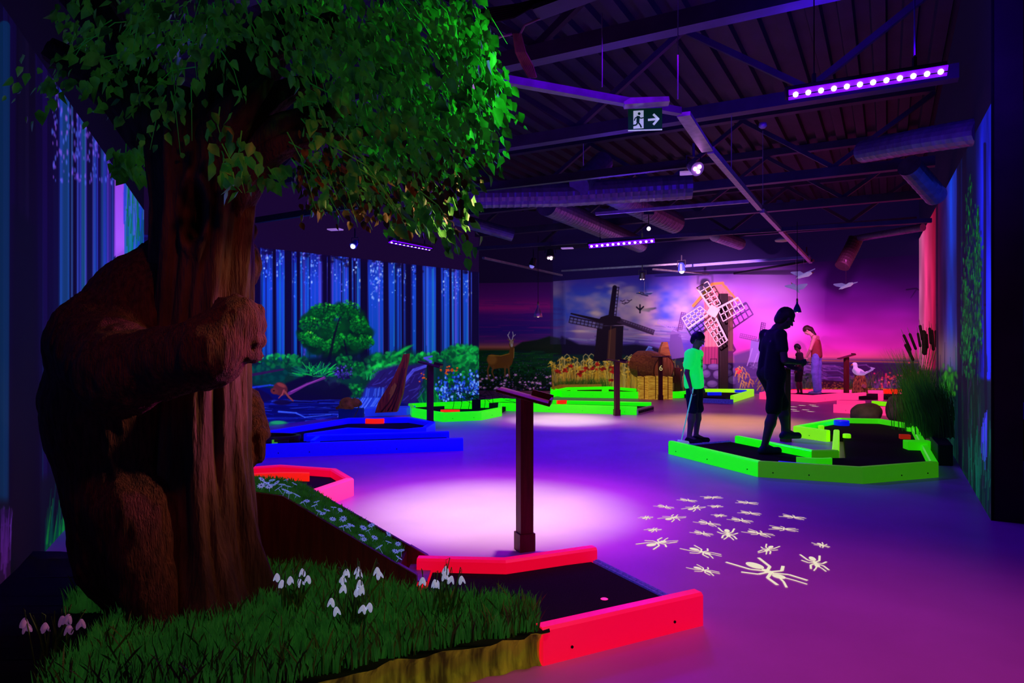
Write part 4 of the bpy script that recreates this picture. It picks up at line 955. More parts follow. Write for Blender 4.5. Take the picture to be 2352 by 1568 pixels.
curb(e, [B0(1914,947), (6.72,11.9)], PF, 1, bolts=[(0,(.2,))]); curb(e, [T(1985,920), T(1922,919)], PF, 1)
carpet(e, [(5.95,12.52), (6.75,12.0), (7.3,13.0), (6.5,13.1)])
q = MB(); q.bar((*at(2004,925,.12),.12), (*at(2042,928,.12),.12), .06, .08); q.build('curb_board', M['green_yel'], e)

# big green lane on the right
e = empty('putting_lane', (3.6, 8.2, 0), 'large bright green edged lane bending round on the right, with coloured blocks', 'minigolf lane')
oc = [(1.81,7.9),(2.36,6.55),(3.2,6.23),(4.08,6.53),(5.62,9.5),(5.50,10.2),(4.92,10.3),(3.84,9.32),(4.07,8.84)]
curb(e, oc, M['green'], 1, bolts=[(0,(.1,.48,.9)),(1,(.15,.5)),(2,(.5,.85)),(7,(.5,))], mats=[M['green'],M['green_weak_lit'],M['green_weak_lit'],M['green_half_lit'],M['green_half_lit'],M['green_half_lit'],M['green'],M['green_yel']])  # per-board glow copies stand in for uneven ultraviolet light
K = [(4.07,8.84),(4.27,8.90),(3.46,7.22),(3.16,7.20),(2.72,8.33)]
curb(e, K[1:], M['green'], -1, mats=[M['green_yel'],M['green_weak_lit'],M['green']])
carpet(e, [(1.88,7.90),(2.41,6.63),(3.2,6.31),(4.03,6.60),(5.54,9.5),(5.44,10.12),(4.95,10.22),(3.93,9.30),(4.12,8.92),(4.30,8.86),(3.50,7.16),(3.12,7.14),(2.66,8.30)], m=mat('brown black felt carpet', (.035,.014,.014), rough=.95, var=.5, scale=240, spec=.05))
a = Vector((1.84,7.95)); b2 = Vector((2.68,8.36)); dd = (b2-a).normalized(); nn = Vector((-dd.y, dd.x))*.04
q = MB(); q.prism([tuple(a), tuple(b2), tuple(b2+nn), tuple(a+nn)], 0, ZL+.002)
for k in range(30): c = a+(b2-a)*((k+.5)/30)+nn*.5; q.lathe((c.x, c.y, ZL+.002), [(0,.004),(.008,.004),(.01,0)], 8)
q.build('perforated_strip', M['perf'], e)
arc_block(e, atz(1788,1069,ZL), atz(1900,1078,ZL), -.02, M['blue'], .05, z1=.125, label='blue curved bumper')
arc_block(e, atz(1830,1064,ZL), atz(1910,1066,ZL), -.05, M['green_half_lit'], .05, z1=.145, label='green curved bumper')
c = atz(1933,976,ZL); q = MB(); q.lathe(c, [(.0,.07),(.10,.07),(.105,.06),(.105,0)], 28); o = q.build('round_bumper', M['blue'], e, bevel=0); o['label'] = 'blue round bumper'
for (x, y, s) in ((1886,985,.085),(1945,1005,.10),(2090,990,.10)):
    c = atz(x, y, ZL); q = MB(); q.lathe(c, [(0,.05),(s*.42,.05),(s*.5,.04),(s*.5,0)], 8); o = q.build('obstacle_block', M['green_yel'] if x < 2000 else M['green_half_lit'], e); o['label'] = 'lime green small block'
c = atz(2078,1008,ZL); q = MB(); q.box((c[0], c[1], c[2]+.03), (.12,.07,.055), rz=-.3); o = q.build('obstacle_block', mat('dull red paint', (.7,.03,.02), emit=(.8,.02,.0), es=.3, var=.1), e, bevel=.004); o['label'] = 'red small block'
c = atz(2108,1032,ZL); q = MB(); q.prism([(c[0]-.14,c[1]-.05),(c[0]+.06,c[1]-.10),(c[0]+.13,c[1]-.03),(c[0]+.15,c[1]+.05),(c[0]-.12,c[1]+.09)], ZL, ZL+.10); o = q.build('obstacle_block', M['green_half_lit'], e, bevel=.008); o['label'] = 'green chunky wedge block'

# lectern posts
def lectern(x, y, label, rz, tilt=.26, num=None, s=1.0, flap=True, hgt=.945):
    X, Y = at(x, y, 0); e = empty('lectern', (X, Y, 0), label, 'lectern')
    R = Matrix.Rotation(rz, 3, 'Z'); o = Vector((X, Y, 0))
    q = MB(); q.box((X, Y, hgt/2), (.086,.086,hgt), rz=rz+.5); q.build('post', M['wood'], e, bevel=.004)
    q = MB(); q.box((X, Y, .055), (.104,.104,.11), rz=rz+.5); q.build('foot_sleeve', M['wood'], e, bevel=.003)
    Mt = R @ Matrix.Rotation(tilt, 3, 'Y')
    q = MB(); c = o+Vector((0,0,hgt+.012)); q.box(c, (.34,.24,.018), M=Mt); q.build('tray', M['wood'], e, bevel=.003)
    q = MB(); cc = c+Mt@Vector((.165,0,.012)); q.box(cc, (.014,.24,.04), M=Mt)
    if flap:
        cc = c+Mt@Vector((.10,.105,.022)); q.box(cc, (.14,.014,.05), M=Mt)
    q.build('ledge', M['wood'], e, bevel=.002)
    if num:
        cu = bpy.data.curves.new('number', 'FONT'); cu.body = num; cu.size = .17; cu.extrude = .001; cu.align_x = 'CENTER'; t = bpy.data.objects.new('tmp', cu)
        COL.objects.link(t); bpy.context.view_layer.update(); me = bpy.data.meshes.new_from_object(t.evaluated_get(bpy.context.evaluated_depsgraph_get())); bpy.data.objects.remove(t)
        no = link_mesh('number', me, mat('pale yellow lettering', (.9,.85,.3), emit=(.9,.8,.25), es=.5, var=.02), e); n2 = Vector((0,-1,0)); n2.rotate(Matrix.Rotation(rz+.5, 3, 'Z'))
        no.rotation_euler = (math.pi/2, 0, rz+.5); no.location = Vector((0,0,.655))+n2*.0445
    return e
lectern(1205, 1262, 'nearest tall dark red lectern post, behind the near pink lane', -.12, .26)
lectern(988, 984, 'dark lectern post beside the blue lanes, before the forest mural', -.1, .26)
lectern(1417, 954, 'reddish lectern post at the end of the long green lane', -.3, .16)
lectern(1517, 918, 'dark lectern post with a yellow number 6 before the straw bales', -.5, .0, '6', flap=False)
lectern(1805, 1014, 'dark lectern post standing inside the bend of the large green lane', -.2, .2)
lectern(1944, 916, 'lectern post with its tray tilted up to the right, by the gull on the stump', -.1, -.28, flap=False)

# light patches shaped like ants thrown on the floor
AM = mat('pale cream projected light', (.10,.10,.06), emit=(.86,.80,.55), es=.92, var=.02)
ANTS = [(1558,1146,1600,1152),(1612,1143,1658,1142),(1690,1152,1742,1157),(1507,1160,1546,1168),(1578,1172,1612,1162),(1630,1164,1658,1162),(1697,1175,1748,1182),(1474,1192,1494,1186),(1526,1195,1565,1184),(1638,1185,1666,1183),
 (1793,1183,1850,1192),(1675,1190,1728,1200),(1600,1196,1652,1208),(1487,1220,1514,1214),(1590,1220,1636,1230),(1668,1213,1676,1240),(1711,1218,1776,1232),(1766,1211,1834,1218),(1480,1256,1544,1238),(1578,1256,1650,1280),(1588,1300,1648,1320),(1776,1252,1752,1272),
 (1876,1246,1898,1258),(1860,1275,1886,1312),(1705,1286,1835,1345)]
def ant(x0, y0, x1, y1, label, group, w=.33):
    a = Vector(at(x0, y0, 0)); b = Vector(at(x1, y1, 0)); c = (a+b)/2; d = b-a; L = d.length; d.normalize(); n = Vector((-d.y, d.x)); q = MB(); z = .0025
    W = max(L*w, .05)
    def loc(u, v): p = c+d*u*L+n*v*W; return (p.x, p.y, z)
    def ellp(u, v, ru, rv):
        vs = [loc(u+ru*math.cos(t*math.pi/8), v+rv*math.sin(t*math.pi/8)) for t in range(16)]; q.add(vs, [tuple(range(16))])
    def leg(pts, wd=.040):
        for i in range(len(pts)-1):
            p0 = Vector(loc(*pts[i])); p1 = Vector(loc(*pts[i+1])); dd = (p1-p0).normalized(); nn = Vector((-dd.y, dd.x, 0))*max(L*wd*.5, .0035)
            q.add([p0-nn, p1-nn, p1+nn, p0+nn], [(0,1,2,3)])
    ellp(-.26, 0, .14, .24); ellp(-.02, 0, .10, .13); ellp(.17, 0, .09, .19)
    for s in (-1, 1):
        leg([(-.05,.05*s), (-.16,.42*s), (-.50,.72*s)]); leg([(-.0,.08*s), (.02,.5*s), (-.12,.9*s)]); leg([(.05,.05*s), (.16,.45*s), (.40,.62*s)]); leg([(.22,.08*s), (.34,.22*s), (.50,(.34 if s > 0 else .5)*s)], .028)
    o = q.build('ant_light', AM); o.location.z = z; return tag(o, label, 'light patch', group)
nm = ['cream ant-shaped light on the floor, back row left','cream ant-shaped light on the floor, back row centre','cream ant-shaped light on the floor, back row right']
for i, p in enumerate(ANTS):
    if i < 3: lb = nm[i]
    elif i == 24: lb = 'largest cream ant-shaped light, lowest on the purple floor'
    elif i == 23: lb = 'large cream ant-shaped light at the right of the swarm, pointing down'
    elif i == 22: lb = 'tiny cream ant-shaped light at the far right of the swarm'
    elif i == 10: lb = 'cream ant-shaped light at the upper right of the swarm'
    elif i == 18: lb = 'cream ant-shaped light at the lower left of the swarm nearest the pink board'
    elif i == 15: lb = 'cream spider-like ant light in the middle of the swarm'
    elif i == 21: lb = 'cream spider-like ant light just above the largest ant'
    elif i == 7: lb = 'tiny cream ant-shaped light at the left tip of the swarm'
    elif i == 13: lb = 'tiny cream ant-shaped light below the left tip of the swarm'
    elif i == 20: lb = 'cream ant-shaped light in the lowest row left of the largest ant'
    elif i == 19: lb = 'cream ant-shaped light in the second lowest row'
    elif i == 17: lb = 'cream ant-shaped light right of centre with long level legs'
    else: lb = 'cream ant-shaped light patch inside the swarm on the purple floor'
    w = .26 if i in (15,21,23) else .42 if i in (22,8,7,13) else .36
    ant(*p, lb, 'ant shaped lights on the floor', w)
for (x, y) in [(1776,936),(1822,934),(1842,931),(1866,930),(1822,940),(1850,941),(1872,933),(1828,944),(1862,945)]:
    ant(x-9, y-.5, x+9, y+.5, 'small far cream light patch on the floor beside the striding man', 'far light patches on the floor', .5)
# ---------- grassy bank, ramp, tree and bear -------------------------------------
def inpoly(x, y, P):
    c = False; n = len(P)
    for i in range(n):
        (xa, ya), (xb, yb) = P[i], P[(i+1) % n]
        if (ya > y) != (yb > y) and x < (xb-xa)*(y-ya)/(yb-ya)+xa: c = not c
    return c
BANK = [(.118,2.735),(.02,2.69),(-.12,2.64),(-.30,2.56),(-.48,2.47),(-.62,2.38),(-.78,2.30),(-1.05,2.22),(-1.4,2.18),(-1.8,2.2),(-2.05,2.4),(-2.3,3.0),(-2.62,3.75),(-1.9,3.7),(-1.75,3.36),(-1.0,3.36),(-.44,3.03),(-.1,2.98),(.09,2.93)]
BZ = .135
M['bank'] = mat('painted plaster bank', (.60,.50,.03), emit=(.3,.25,.01), es=.10, rough=.7, col2=(.10,.07,.01), scale=4.5, stretch=(6,6,.5), bump=.5, bscale=16)
q = MB(); n = len(BANK); rs = random.Random(2); vs = []; fs = []
cxx = sum(p[0] for p in BANK)/n; cyy = sum(p[1] for p in BANK)/n
# subdivide outline and bulge the side a little
out = []
for i in range(n):
    a, b2 = BANK[i], BANK[(i+1) % n]
    for k in range(6): t = k/6; out.append((a[0]+(b2[0]-a[0])*t, a[1]+(b2[1]-a[1])*t))
m_ = len(out); prof = [(-.0,0),(.012,.04),(.012,.09),(0,.125),(-.03,.14)]
for j, (o_, z) in enumerate(prof):
    for i, p in enumerate(out):
        a = out[i-1]; b2 = out[(i+1) % m_]; dx, dy = b2[0]-a[0], b2[1]-a[1]; L = math.hypot(dx, dy)
        w_ = o_+.008*math.sin(i*1.3+j)+.01*math.sin(i*.37); vs.append((p[0]+dy/L*w_, p[1]-dx/L*w_, z+(.006*math.sin(i*.9) if j > 2 else 0)))
for j in range(len(prof)-1):
    for i in range(m_): k = (i+1) % m_; fs.append((j*m_+i, j*m_+k, (j+1)*m_+k, (j+1)*m_+i))
tr = tessellate_polygon([[Vector((v[0], v[1], 0)) for v in vs[-m_:]]]); off = (len(prof)-1)*m_
for t in tr: fs.append(tuple(off+i for i in t))
q.add(vs, fs); q.mi = [0]*len(q.f)
for i in range(len(tr)): q.mi[-1-i] = 1
tag(q.build('grass_bank', [M['bank'], mat('dark bank soil', (.012,.02,.008), rough=.9, var=.3, scale=20)], smooth=True), 'low plaster bank with yellow and brown streaked side, at the tree foot', 'bank')

def grass_mesh(name, pts, h, mt, label, seed, w=.004, lean=.35, parent=None):
    rs = np.random.RandomState(seed); n = len(pts); P = np.array(pts); H = h*rs.uniform(.55, 1.15, n); a = rs.uniform(0, 2*np.pi, n); l = rs.uniform(.05, lean, n)*H
    dx, dy = np.cos(a)*l, np.sin(a)*l; wa = rs.uniform(0, 2*np.pi, n); wx, wy = np.cos(wa)*w, np.sin(wa)*w*.6; V = []
    for f, k in ((0,1),(.5,.85),(.85,.5)):
        e2 = f*f; V.append(np.stack([P[:,0]+dx*e2-wx*k, P[:,1]+dy*e2-wy*k, P[:,2]+H*f*(1-.15*e2*l/H)], 1)); V.append(np.stack([P[:,0]+dx*e2+wx*k, P[:,1]+dy*e2+wy*k, P[:,2]+H*f], 1))
    V.append(np.stack([P[:,0]+dx, P[:,1]+dy, P[:,2]+H*.97], 1)); V.append(V[-1]+np.array([.0005,0,0]))
    V = np.stack(V, 1).reshape(-1, 3); b0 = np.arange(n)*8
    Q = np.concatenate([np.stack([b0+2*i, b0+2*i+1, b0+2*i+3, b0+2*i+2], 1) for i in range(3)])
    o = np_mesh(name, V, Q, mt, parent, True); 
    if label: tag(o, label, 'grass', None, 'stuff')
    elif parent is not None: o['kind'] = 'stuff'
    return o
M['grass'] = mat('artificial grass', (.05,.30,.04), rough=.5, col2=(.02,.14,.02), scale=14, emit=(.0,.05,.008), es=.10)
M['grass_y'] = mat('olive artificial grass', (.14,.20,.03), rough=.5, col2=(.05,.10,.02), scale=9)
rs = random.Random(11); pts = []
while len(pts) < 17000:
    x, y = rs.uniform(-2.6, .12), rs.uniform(2.2, 3.75)
    if inpoly(x, y, BANK) and math.hypot(x+1.38, y-3.0) > .30 and x > -1.62-.30*(y > 2.9)-(y-2.9)*.1 and (y < 3.0 or x < -1.7 or x > -1.2): pts.append((x, y, BZ))
grass_mesh('grass', [p for p in pts if rs.random() < .8], .105, M['grass'], 'dense green artificial grass covering the low bank', 1)
q2 = [p for p in pts if rs.random() < .34 and (p[1] < 2.95 and not inpoly(p[0], p[1]-.06, BANK) or rs.random() < .15)]
grass_mesh('grass', q2, .14, M['grass_y'], 'longer olive grass blades along the front lip of the bank', 2, .005, .6)

# snowdrops
M['stem'] = mat('plant stem green', (.10,.22,.03), rough=.5, var=.4, scale=20)
M['petal'] = mat('white snowdrop petal', (.80,.80,.9), emit=(.55,.6,1.0), es=.30, rough=.5, var=.08, scale=20)
M['petal_d'] = mat('mauve snowdrop petal', (.45,.25,.5), emit=(.20,.08,.24), es=.25, rough=.5, var=.1, scale=20)
def snowdrops(base, heads, label, pet, nl=9, seed=1, hs=.035):
    e = empty('snowdrop_clump', base, label, 'flowers', 'snowdrop clumps on the bank'); rs = random.Random(seed); bx, by, bz = base
    for (hx, hy, dY) in heads:
        h = Vector(dep(hx, hy, by+dY)); s = Vector((bx+rs.uniform(-.04,.04)+(h.x-bx)*.2, by+rs.uniform(-.03,.03), bz)); top = h+Vector((rs.uniform(-.02,.02), 0, .035))
        q = MB(); q.tube([s, s.lerp(top, .55)+Vector((0,0,.01)), top, h.lerp(top, .5)+Vector(((h.x-top.x)*.6,0,.008)), h+Vector((0,0,.004))], [.0028,.0024,.0018,.0014,.0012], 6); stem = q.build('stem', M['stem'], e, smooth=True)
        q = MB(); R0 = Matrix.Rotation(rs.uniform(0, 2), 3, 'Z') @ Matrix.Rotation(rs.uniform(-.3, .3), 3, 'X')
        for k in range(3):
            R = R0 @ Matrix.Rotation(k*2.094, 3, 'Z') @ Matrix.Rotation(-.42, 3, 'X'); q.ell(h+R@Vector((0,0,-hs*.5)), (hs*.27, hs*.13, hs*.52), 8, 6, R=R)
        for k in range(3): R = R0 @ Matrix.Rotation(k*2.094+1.05, 3, 'Z') @ Matrix.Rotation(-.15, 3, 'X'); q.ell(h+R@Vector((0,0,-hs*.35)), (hs*.18, hs*.10, hs*.34), 8, 5, R=R)
        q.build('blossom', pet, stem, smooth=True)
    q = MB()
    for i in range(nl):
        a = rs.uniform(0, 6.28); l = rs.uniform(.02, .08); H = rs.uniform(.12, .24); x, y = bx+rs.uniform(-.05,.05), by+rs.uniform(-.03,.03); w_ = .006; dx, dy = math.cos(a)*l, math.sin(a)*l*.5
        vs = []
        for f, k in ((0,.7),(.35,1),(.7,.9),(1,.15)): vs += [(x+dx*f*f-w_*k, y+dy*f, bz+H*f), (x+dx*f*f, y+dy*f+.003, bz+H*f), (x+dx*f*f+w_*k, y+dy*f, bz+H*f)]
        q.add(vs, [(3*i+j, 3*i+j+1, 3*i+j+4, 3*i+j+3) for i in range(3) for j in range(2)])
    q.build('leaves', M['stem'], e, smooth=True)
def bp(x, Y): return ((x-CX)/F*Y, Y, BZ)
snowdrops(bp(670, 2.78), [(636,1316,0),(648,1331,0),(667,1323,0),(687,1329,.02),(694,1305,.02),(707,1321,0)], 'clump of white snowdrops beside the right root of the tree', M['petal'], 16, 1)
snowdrops(bp(815, 2.62), [(787,1322,.04),(796,1306,.05),(823,1301,.05),(824,1309,.03),(866,1302,.02),(826,1331,0),(822,1349,0),(791,1342,.02),(833,1345,-.02),(761,1373,-.05),(772,1393,-.05),(835,1389,-.06),(849,1384,-.05),(870,1310,.03)], 'tallest clump of white snowdrops in the middle of the bank', M['petal'], 16, 2)
snowdrops(bp(1012, 2.74), [(971,1325,0),(998,1330,0),(1004,1332,.02),(1025,1300,.02),(1021,1314,0),(1038,1322,0),(1060,1322,0)], 'clump of white snowdrops nearest the pink edged lane', M['petal'], 14, 3)
snowdrops(bp(118, 2.45), [(57,1418,0),(60,1430,0),(104,1429,0),(142,1414,0),(158,1410,0),(157,1434,0),(186,1421,0)], 'dim mauve clump of snowdrops at the far left corner', M['petal_d'], 8, 4, .038)

# ramp
e = empty('flower_ramp', (-1.0, 3.55, 0), 'dark red wooden ramp box topped with turf, rising to the left', 'ramp')
def side_board(Y, mt, nm, th=.022, ox=0.0):
    pr = [(-1.62,.0),(-.48+ox,.0),(-.48+ox,.130),(-.575+ox,.185),(-1.15,.525),(-1.30,.545),(-1.62,.545)]
    q = MB(); q.plate([(x, Y, z) for x, z in pr], (0,1,0), th); return q.build(nm, mt, e)
side_board(3.42, M['wood'], 'side_board'); side_board(3.72, M['wood'], 'side_board', ox=.02)
for Y, ox in ((3.431,0),(3.731,.02)):
    q = MB(); q.bar((-.575+ox, Y, .187), (-.48+ox, Y, .132), .026, .005); q.bar((-.478+ox, Y, .13), (-.478+ox, Y, .085), .026, .005); q.build('edge_strip', M['wood_edge'], e)
q = MB(); q.box((-.58,3.58,.125), (.02,.27,.075)); q.build('end_panel', M['wood'], e)
q = MB(); q.plate([(-.60,3.447,.186),(-1.155,3.447,.53),(-1.30,3.447,.552),(-1.60,3.447,.552),(-1.60,3.447,.50),(-1.3,3.447,.50),(-.60,3.447,.12)], (0,1,0), .27); q.build('turf_base', M['grass'], e)
q = MB(); q.box((-.49,3.58,.089), (.12,.26,.006)); q.build('exit_plate', mat('violet sheet', (.3,.2,.8), rough=.4, var=.2, scale=20), e)
pts = []
def rampz(x): return .186+(-.60-x)/.555*.344 if x > -1.155 else .53+min(.022, (-1.155-x)*.15)
rs = random.Random(5)
for i in range(6500): x = rs.uniform(-1.6, -.585); pts.append((x, rs.uniform(3.43, 3.73), rampz(x)-.004))
grass_mesh('turf', pts, .028, M['grass'], None, 7, .0025, .6, e)
for o in e.children:
    if o.name.startswith('turf') and o.name != 'turf_base': o.location = -e.location
# daisies on the ramp
M['daisy'] = mat('pale blue daisy petal', (.45,.55,.95), emit=(.22,.35,.95), es=.32, rough=.5, var=.05)
M['daisy_c'] = mat('daisy centre', (.05,.06,.25), emit=(.03,.04,.3), es=.3, rough=.6, var=.05)
def daisy_proto(loc, nrm, s, parent_stem):
    o = bpy.data.objects.new('daisy', None)
q = MB()
for k in range(9):
    a = k*2*math.pi/9; R = Matrix.Rotation(a, 3, 'Z'); q.ell(R@Vector((.0105,0,.002)), (.0085,.0036,.0014), 8, 4, R=R)
q.tube([(0,0,-.03),(0,0,0)], .0009, 5); dme = q
d0 = dme.build('daisy', M['daisy'], None, world=False, smooth=True); q = MB(); q.ell((0,0,.003), (.0042,.0042,.0022), 10, 5); c0 = q.build('flower_centre', M['daisy_c'], d0, world=False, smooth=True)
tag(d0, 'small pale blue daisy growing in the turf on top of the wooden ramp', 'flower', 'daisies on the ramp')
DP = []; rs = random.Random(21)
px_d = [(612,1108),(625,1112),(636,1107),(648,1112),(662,1115),(600,1118),(640,1120),(676,1110),(681,1135),(664,1138),(705,1148),(697,1162),(722,1160),(741,1183),(764,1191),(732,1182),(788,1190),(800,1208),(806,1205),(788,1213),(834,1211),(830,1228),(836,1238),(853,1205),(860,1233),(871,1255),(892,1243),(908,1264),(921,1263),(916,1280),(892,1225),(766,1163),(781,1170),(750,1170),(727,1150),(618,1122),(655,1126),(936,1258),(846,1216),(914,1248)]
for (x, y) in px_d:
    best = None
    for k in range(31):
        Y = 3.44+.27*k/30; X = (x-CX)/F*Y; z = CH-(y-HY)/F*Y; d = abs(z-(rampz(X)+.03))
        if X < -.57 and (best is None or d < best[0]): best = (d, X, Y)
    if best: DP.append((best[1], best[2], rampz(best[1])+.026))
for i in range(10): x = rs.uniform(-1.5, -1.2); DP.append((x, rs.uniform(3.45,3.7), rampz(x)+.026))
for i, p in enumerate(DP):
    o = d0 if i == 0 else copy_tree(d0); o.location = p; s = rs.uniform(.85, 1.25); o.scale = (s, s, s); o.rotation_euler = (rs.uniform(.1,.7), rs.uniform(-.1,.5), rs.uniform(0,6))

# tree
e = empty('sculpted_tree', (-1.38, 3.0, BZ), 'huge sculpted brown tree with ridged trunk and green leafy crown on the left', 'tree')
S = 3.0; nz = 150; na = 160; V = []; zs = np.linspace(BZ-.02, 2.34, nz); th = np.linspace(0, 2*np.pi, na, endpoint=False)
rad = np.interp(zs, [.1,.25,.45,.8,1.2,1.6,1.9,2.1,2.34], [.335,.275,.235,.205,.195,.200,.205,.225,.22]); cxs = np.interp(zs, [.1,.5,1.2,1.9,2.34], [-1.375,-1.375,-1.375,-1.345,-1.36])
for i, z in enumerate(zs):
    tw = th+.25*math.sin(z*1.7); rg = .075*np.sin(tw*7+1.5*math.sin(z*1.2)+z*.4)+.055*np.sin(tw*11-2*z+1.1)+.035*np.sin(tw*19+z*3)+.018*np.sin(tw*31-4*z)
    flare = max(0, (.6-z)/.6)**2*.25*np.maximum(0, np.sin(tw*5+.6))
    r = rad[i]*(1+rg+flare)
    # knot hollow facing the camera
    a0 = -math.pi/2+.19; da = np.angle(np.exp(1j*(th-a0))); k = np.sqrt((da/.26)**2+((z-1.83)/.14)**2); r = r-.10*np.exp(-(k/.75)**4)+.028*np.exp(-((k-1.1)/.25)**2)
    V.append(np.stack([cxs[i]+r*np.cos(th), 3.0+r*np.sin(th)*.95, np.full(na, z)], 1))
V = np.concatenate(V); j, i = np.mgrid[0:nz-1, 0:na]; a = (j*na+i).ravel(); b2 = (j*na+(i+1) % na).ravel(); Q = np.stack([a, b2, b2+na, a+na], 1)
o = np_mesh('trunk', V-np.array(e.location), Q, M['bark'], e)
def branch(px, name='branch', n=20):
    pts = [Vector(dep(x, y, Y)) for x, y, Y, r in px]; rr = [r for *_, r in px]; P = []; R = []
    # Catmull-Rom
    for i in range(len(pts)-1):
        p0 = pts[max(i-1, 0)]; p1 = pts[i]; p2 = pts[i+1]; p3 = pts[min(i+2, len(pts)-1)]
        for k in range(8):
            t = k/8; P.append(.5*((2*p1)+(p2-p0)*t+(2*p0-5*p1+4*p2-p3)*t*t+(3*p1-p0-3*p2+p3)*t**3)); R.append(rr[i]+(rr[i+1]-rr[i])*t)
    P.append(pts[-1]); R.append(rr[-1]); vs = []; q = MB(); q.tube(P, R, 28)
    for idx in range(len(q.v)):
        i, k = divmod(idx, 28); c = P[i]; v = Vector(q.v[idx]); s = 1+.10*math.sin(k*28/28*1.35+i*.12)+.06*math.sin(k*2.3+i*.3); q.v[idx] = tuple(c+(v-c)*s)
    return q.build(name, M['bark'], e, smooth=True)
branch([(460,470,3.0,.10),(432,340,3.0,.155),(360,275,2.95,.15),(280,215,2.9,.10),(190,160,2.9,.06),(110,110,2.85,.045)])
branch([(475,470,3.0,.10),(500,330,3.0,.155),(545,220,3.05,.14),(600,120,3.1,.11),(650,40,3.15,.085),(670,-60,3.2,.07)])
branch([(530,520,3.0,.05),(575,400,2.93,.075),(640,310,2.9,.08),(720,270,2.95,.05),(800,250,3.0,.03)])
branch([(530,480,3.0,.05),(598,370,2.90,.06),(660,330,2.85,.05),(740,312,2.85,.03),(850,300,2.9,.018)])
branch([(560,300,3.0,.10),(620,235,2.95,.06),(680,200,2.95,.04),(740,190,3.0,.022)])
branch([(470,400,2.98,.08),(520,290,2.84,.09),(570,230,2.8,.05),(620,180,2.85,.02)])
branch([(410,330,3.1,.15),(330,180,3.1,.10),(260,80,3.1,.08),(190,-20,3.1,.10)])
branch([(640,110,3.05,.06),(700,75,2.95,.05),(772,58,2.85,.048)], 'cut_branch')
# leaves in hanging sprays
M['leaf'] = mat('green leaf', (.07,.38,.05), rough=.4, col2=(.008,.06,.014), scale=9, emit=(.0,.03,.004), es=.06)
M['leaf_o'] = mat('olive leaf', (.18,.15,.03), rough=.5, col2=(.10,.07,.02), scale=2)
M['twig'] = mat('bright green twig', (.15,.8,.10), emit=(.02,.5,.04), es=.04, rough=.5, var=.3, scale=5)
REG = [[(610,-60),(1060,-60),(1085,90),(1100,180),(1110,240),(1030,330),(1010,410),(960,470),(830,450),(700,400),(640,330),(690,250),(650,100)],
       [(170,-60),(620,-60),(560,40),(500,150),(420,250),(330,215),(250,150),(110,160),(120,110),(200,60)]]
rs = random.Random(77); LV = []; LF = []; LO = []; tw = MB(); OV = []; OF = []
def leaf(p, d, s, V, Fc):
    d = d.normalized(); x = d.cross(Vector((rs.uniform(-1,1), rs.uniform(-1,1), rs.uniform(-.4,.4))))
    if x.length < .1: x = Vector((1,0,0))
    x.normalize(); n = d.cross(x); f = rs.uniform(.05, .28)
    k = len(V); c = rs.uniform(-.15, .15)
    for u, v, h in ((0,0,0),(.42,.28,f),(.40,.62,f),(0,1.15,c*2),(-.40,.62,f),(-.42,.28,f),(0,.45,0)): q_ = p+x*(u*s*.85)+d*(v*s)+n*(h*s); V.append(tuple(q_))
    for a, b3 in ((0,1),(1,2),(2,3),(3,4),(4,5),(5,0)): Fc.append((k+6, k+a, k+b3))
nspray = 0
for ri, (R, cnt) in enumerate(zip(REG, (520, 120))):
    xs = [p[0] for p in R]; ys = [p[1] for p in R]; c = 0
    while c < cnt:
        x, y = rs.uniform(min(xs), max(xs)), rs.uniform(min(ys), max(ys))
        if not inpoly(x, y, R): continue
        c += 1; Y = rs.uniform(2.55, 3.6); p = Vector(dep(x, y, Y)); lowr = y > 300 and rs.random() < .55
        out_ = Vector((p.x+1.2, rs.uniform(-.5,.5), 0)); out_ = out_.normalized() if out_.length > .05 else Vector((1,0,0)); d = (out_*rs.uniform(.3,.9)+Vector((0,0,-rs.uniform(.3,.9)))).normalized()
        L = rs.uniform(.12, .30); p1 = p+d*L*.5+Vector((0,0,.02)); p2 = p+d*L+Vector((0,0,-.05)); 
        if rs.random() < .4: tw.tube([p, p1, p2], [.0028,.002,.001], 5)
        for k in range(rs.randint(6, 11)):
            t = rs.uniform(.1, 1); b3 = p.lerp(p2, t)+Vector((rs.uniform(-.045,.045), rs.uniform(-.045,.045), rs.uniform(-.045,.045)))
            dd = d*.6+Vector((rs.uniform(-.5,.5), rs.uniform(-.5,.5), -rs.uniform(.2,1)))
            if lowr: leaf(b3, dd, rs.uniform(.028,.048), OV, OF)
            else: leaf(b3, dd, rs.uniform(.026,.052) if rs.random() < .8 else rs.uniform(.05,.07), LV, LF)
# small sprays hanging before the trunk, at far left and at far right
for (x, y, Y, n_, L) in [(505,245,2.62,4,.12),(510,330,2.6,4,.10),(555,300,2.62,5,.14),(560,360,2.6,5,.14),(535,395,2.6,3,.08),(290,330,2.9,14,.12),(300,350,2.9,8,.1),(240,150,2.8,6,.1),(1090,130,3.1,7,.22),(1130,150,3.1,5,.2),(1120,170,3.1,5,.16),(1090,10,3.0,4,.15),(1060,270,3.2,8,.15),(1000,430,3.1,8,.16),(940,455,3.1,8,.12),(620,370,2.9,10,.1),(590,60,2.8,8,.2),(560,20,2.8,8,.2)]:
    p = Vector(dep(x, y, Y)); d = Vector((rs.uniform(-.2,.6), 0, -1)).normalized(); tw.tube([p, p+d*L*.6, p+d*L+Vector((.02,0,0))], [.0028,.002,.001], 5)
    for k in range(n_*2): leaf(p+d*L*rs.random()+Vector((rs.uniform(-.06,.06), rs.uniform(-.04,.04), 0)), d+Vector((rs.uniform(-.7,.7), rs.uniform(-.5,.5), 0)), rs.uniform(.04,.07), LV, LF)
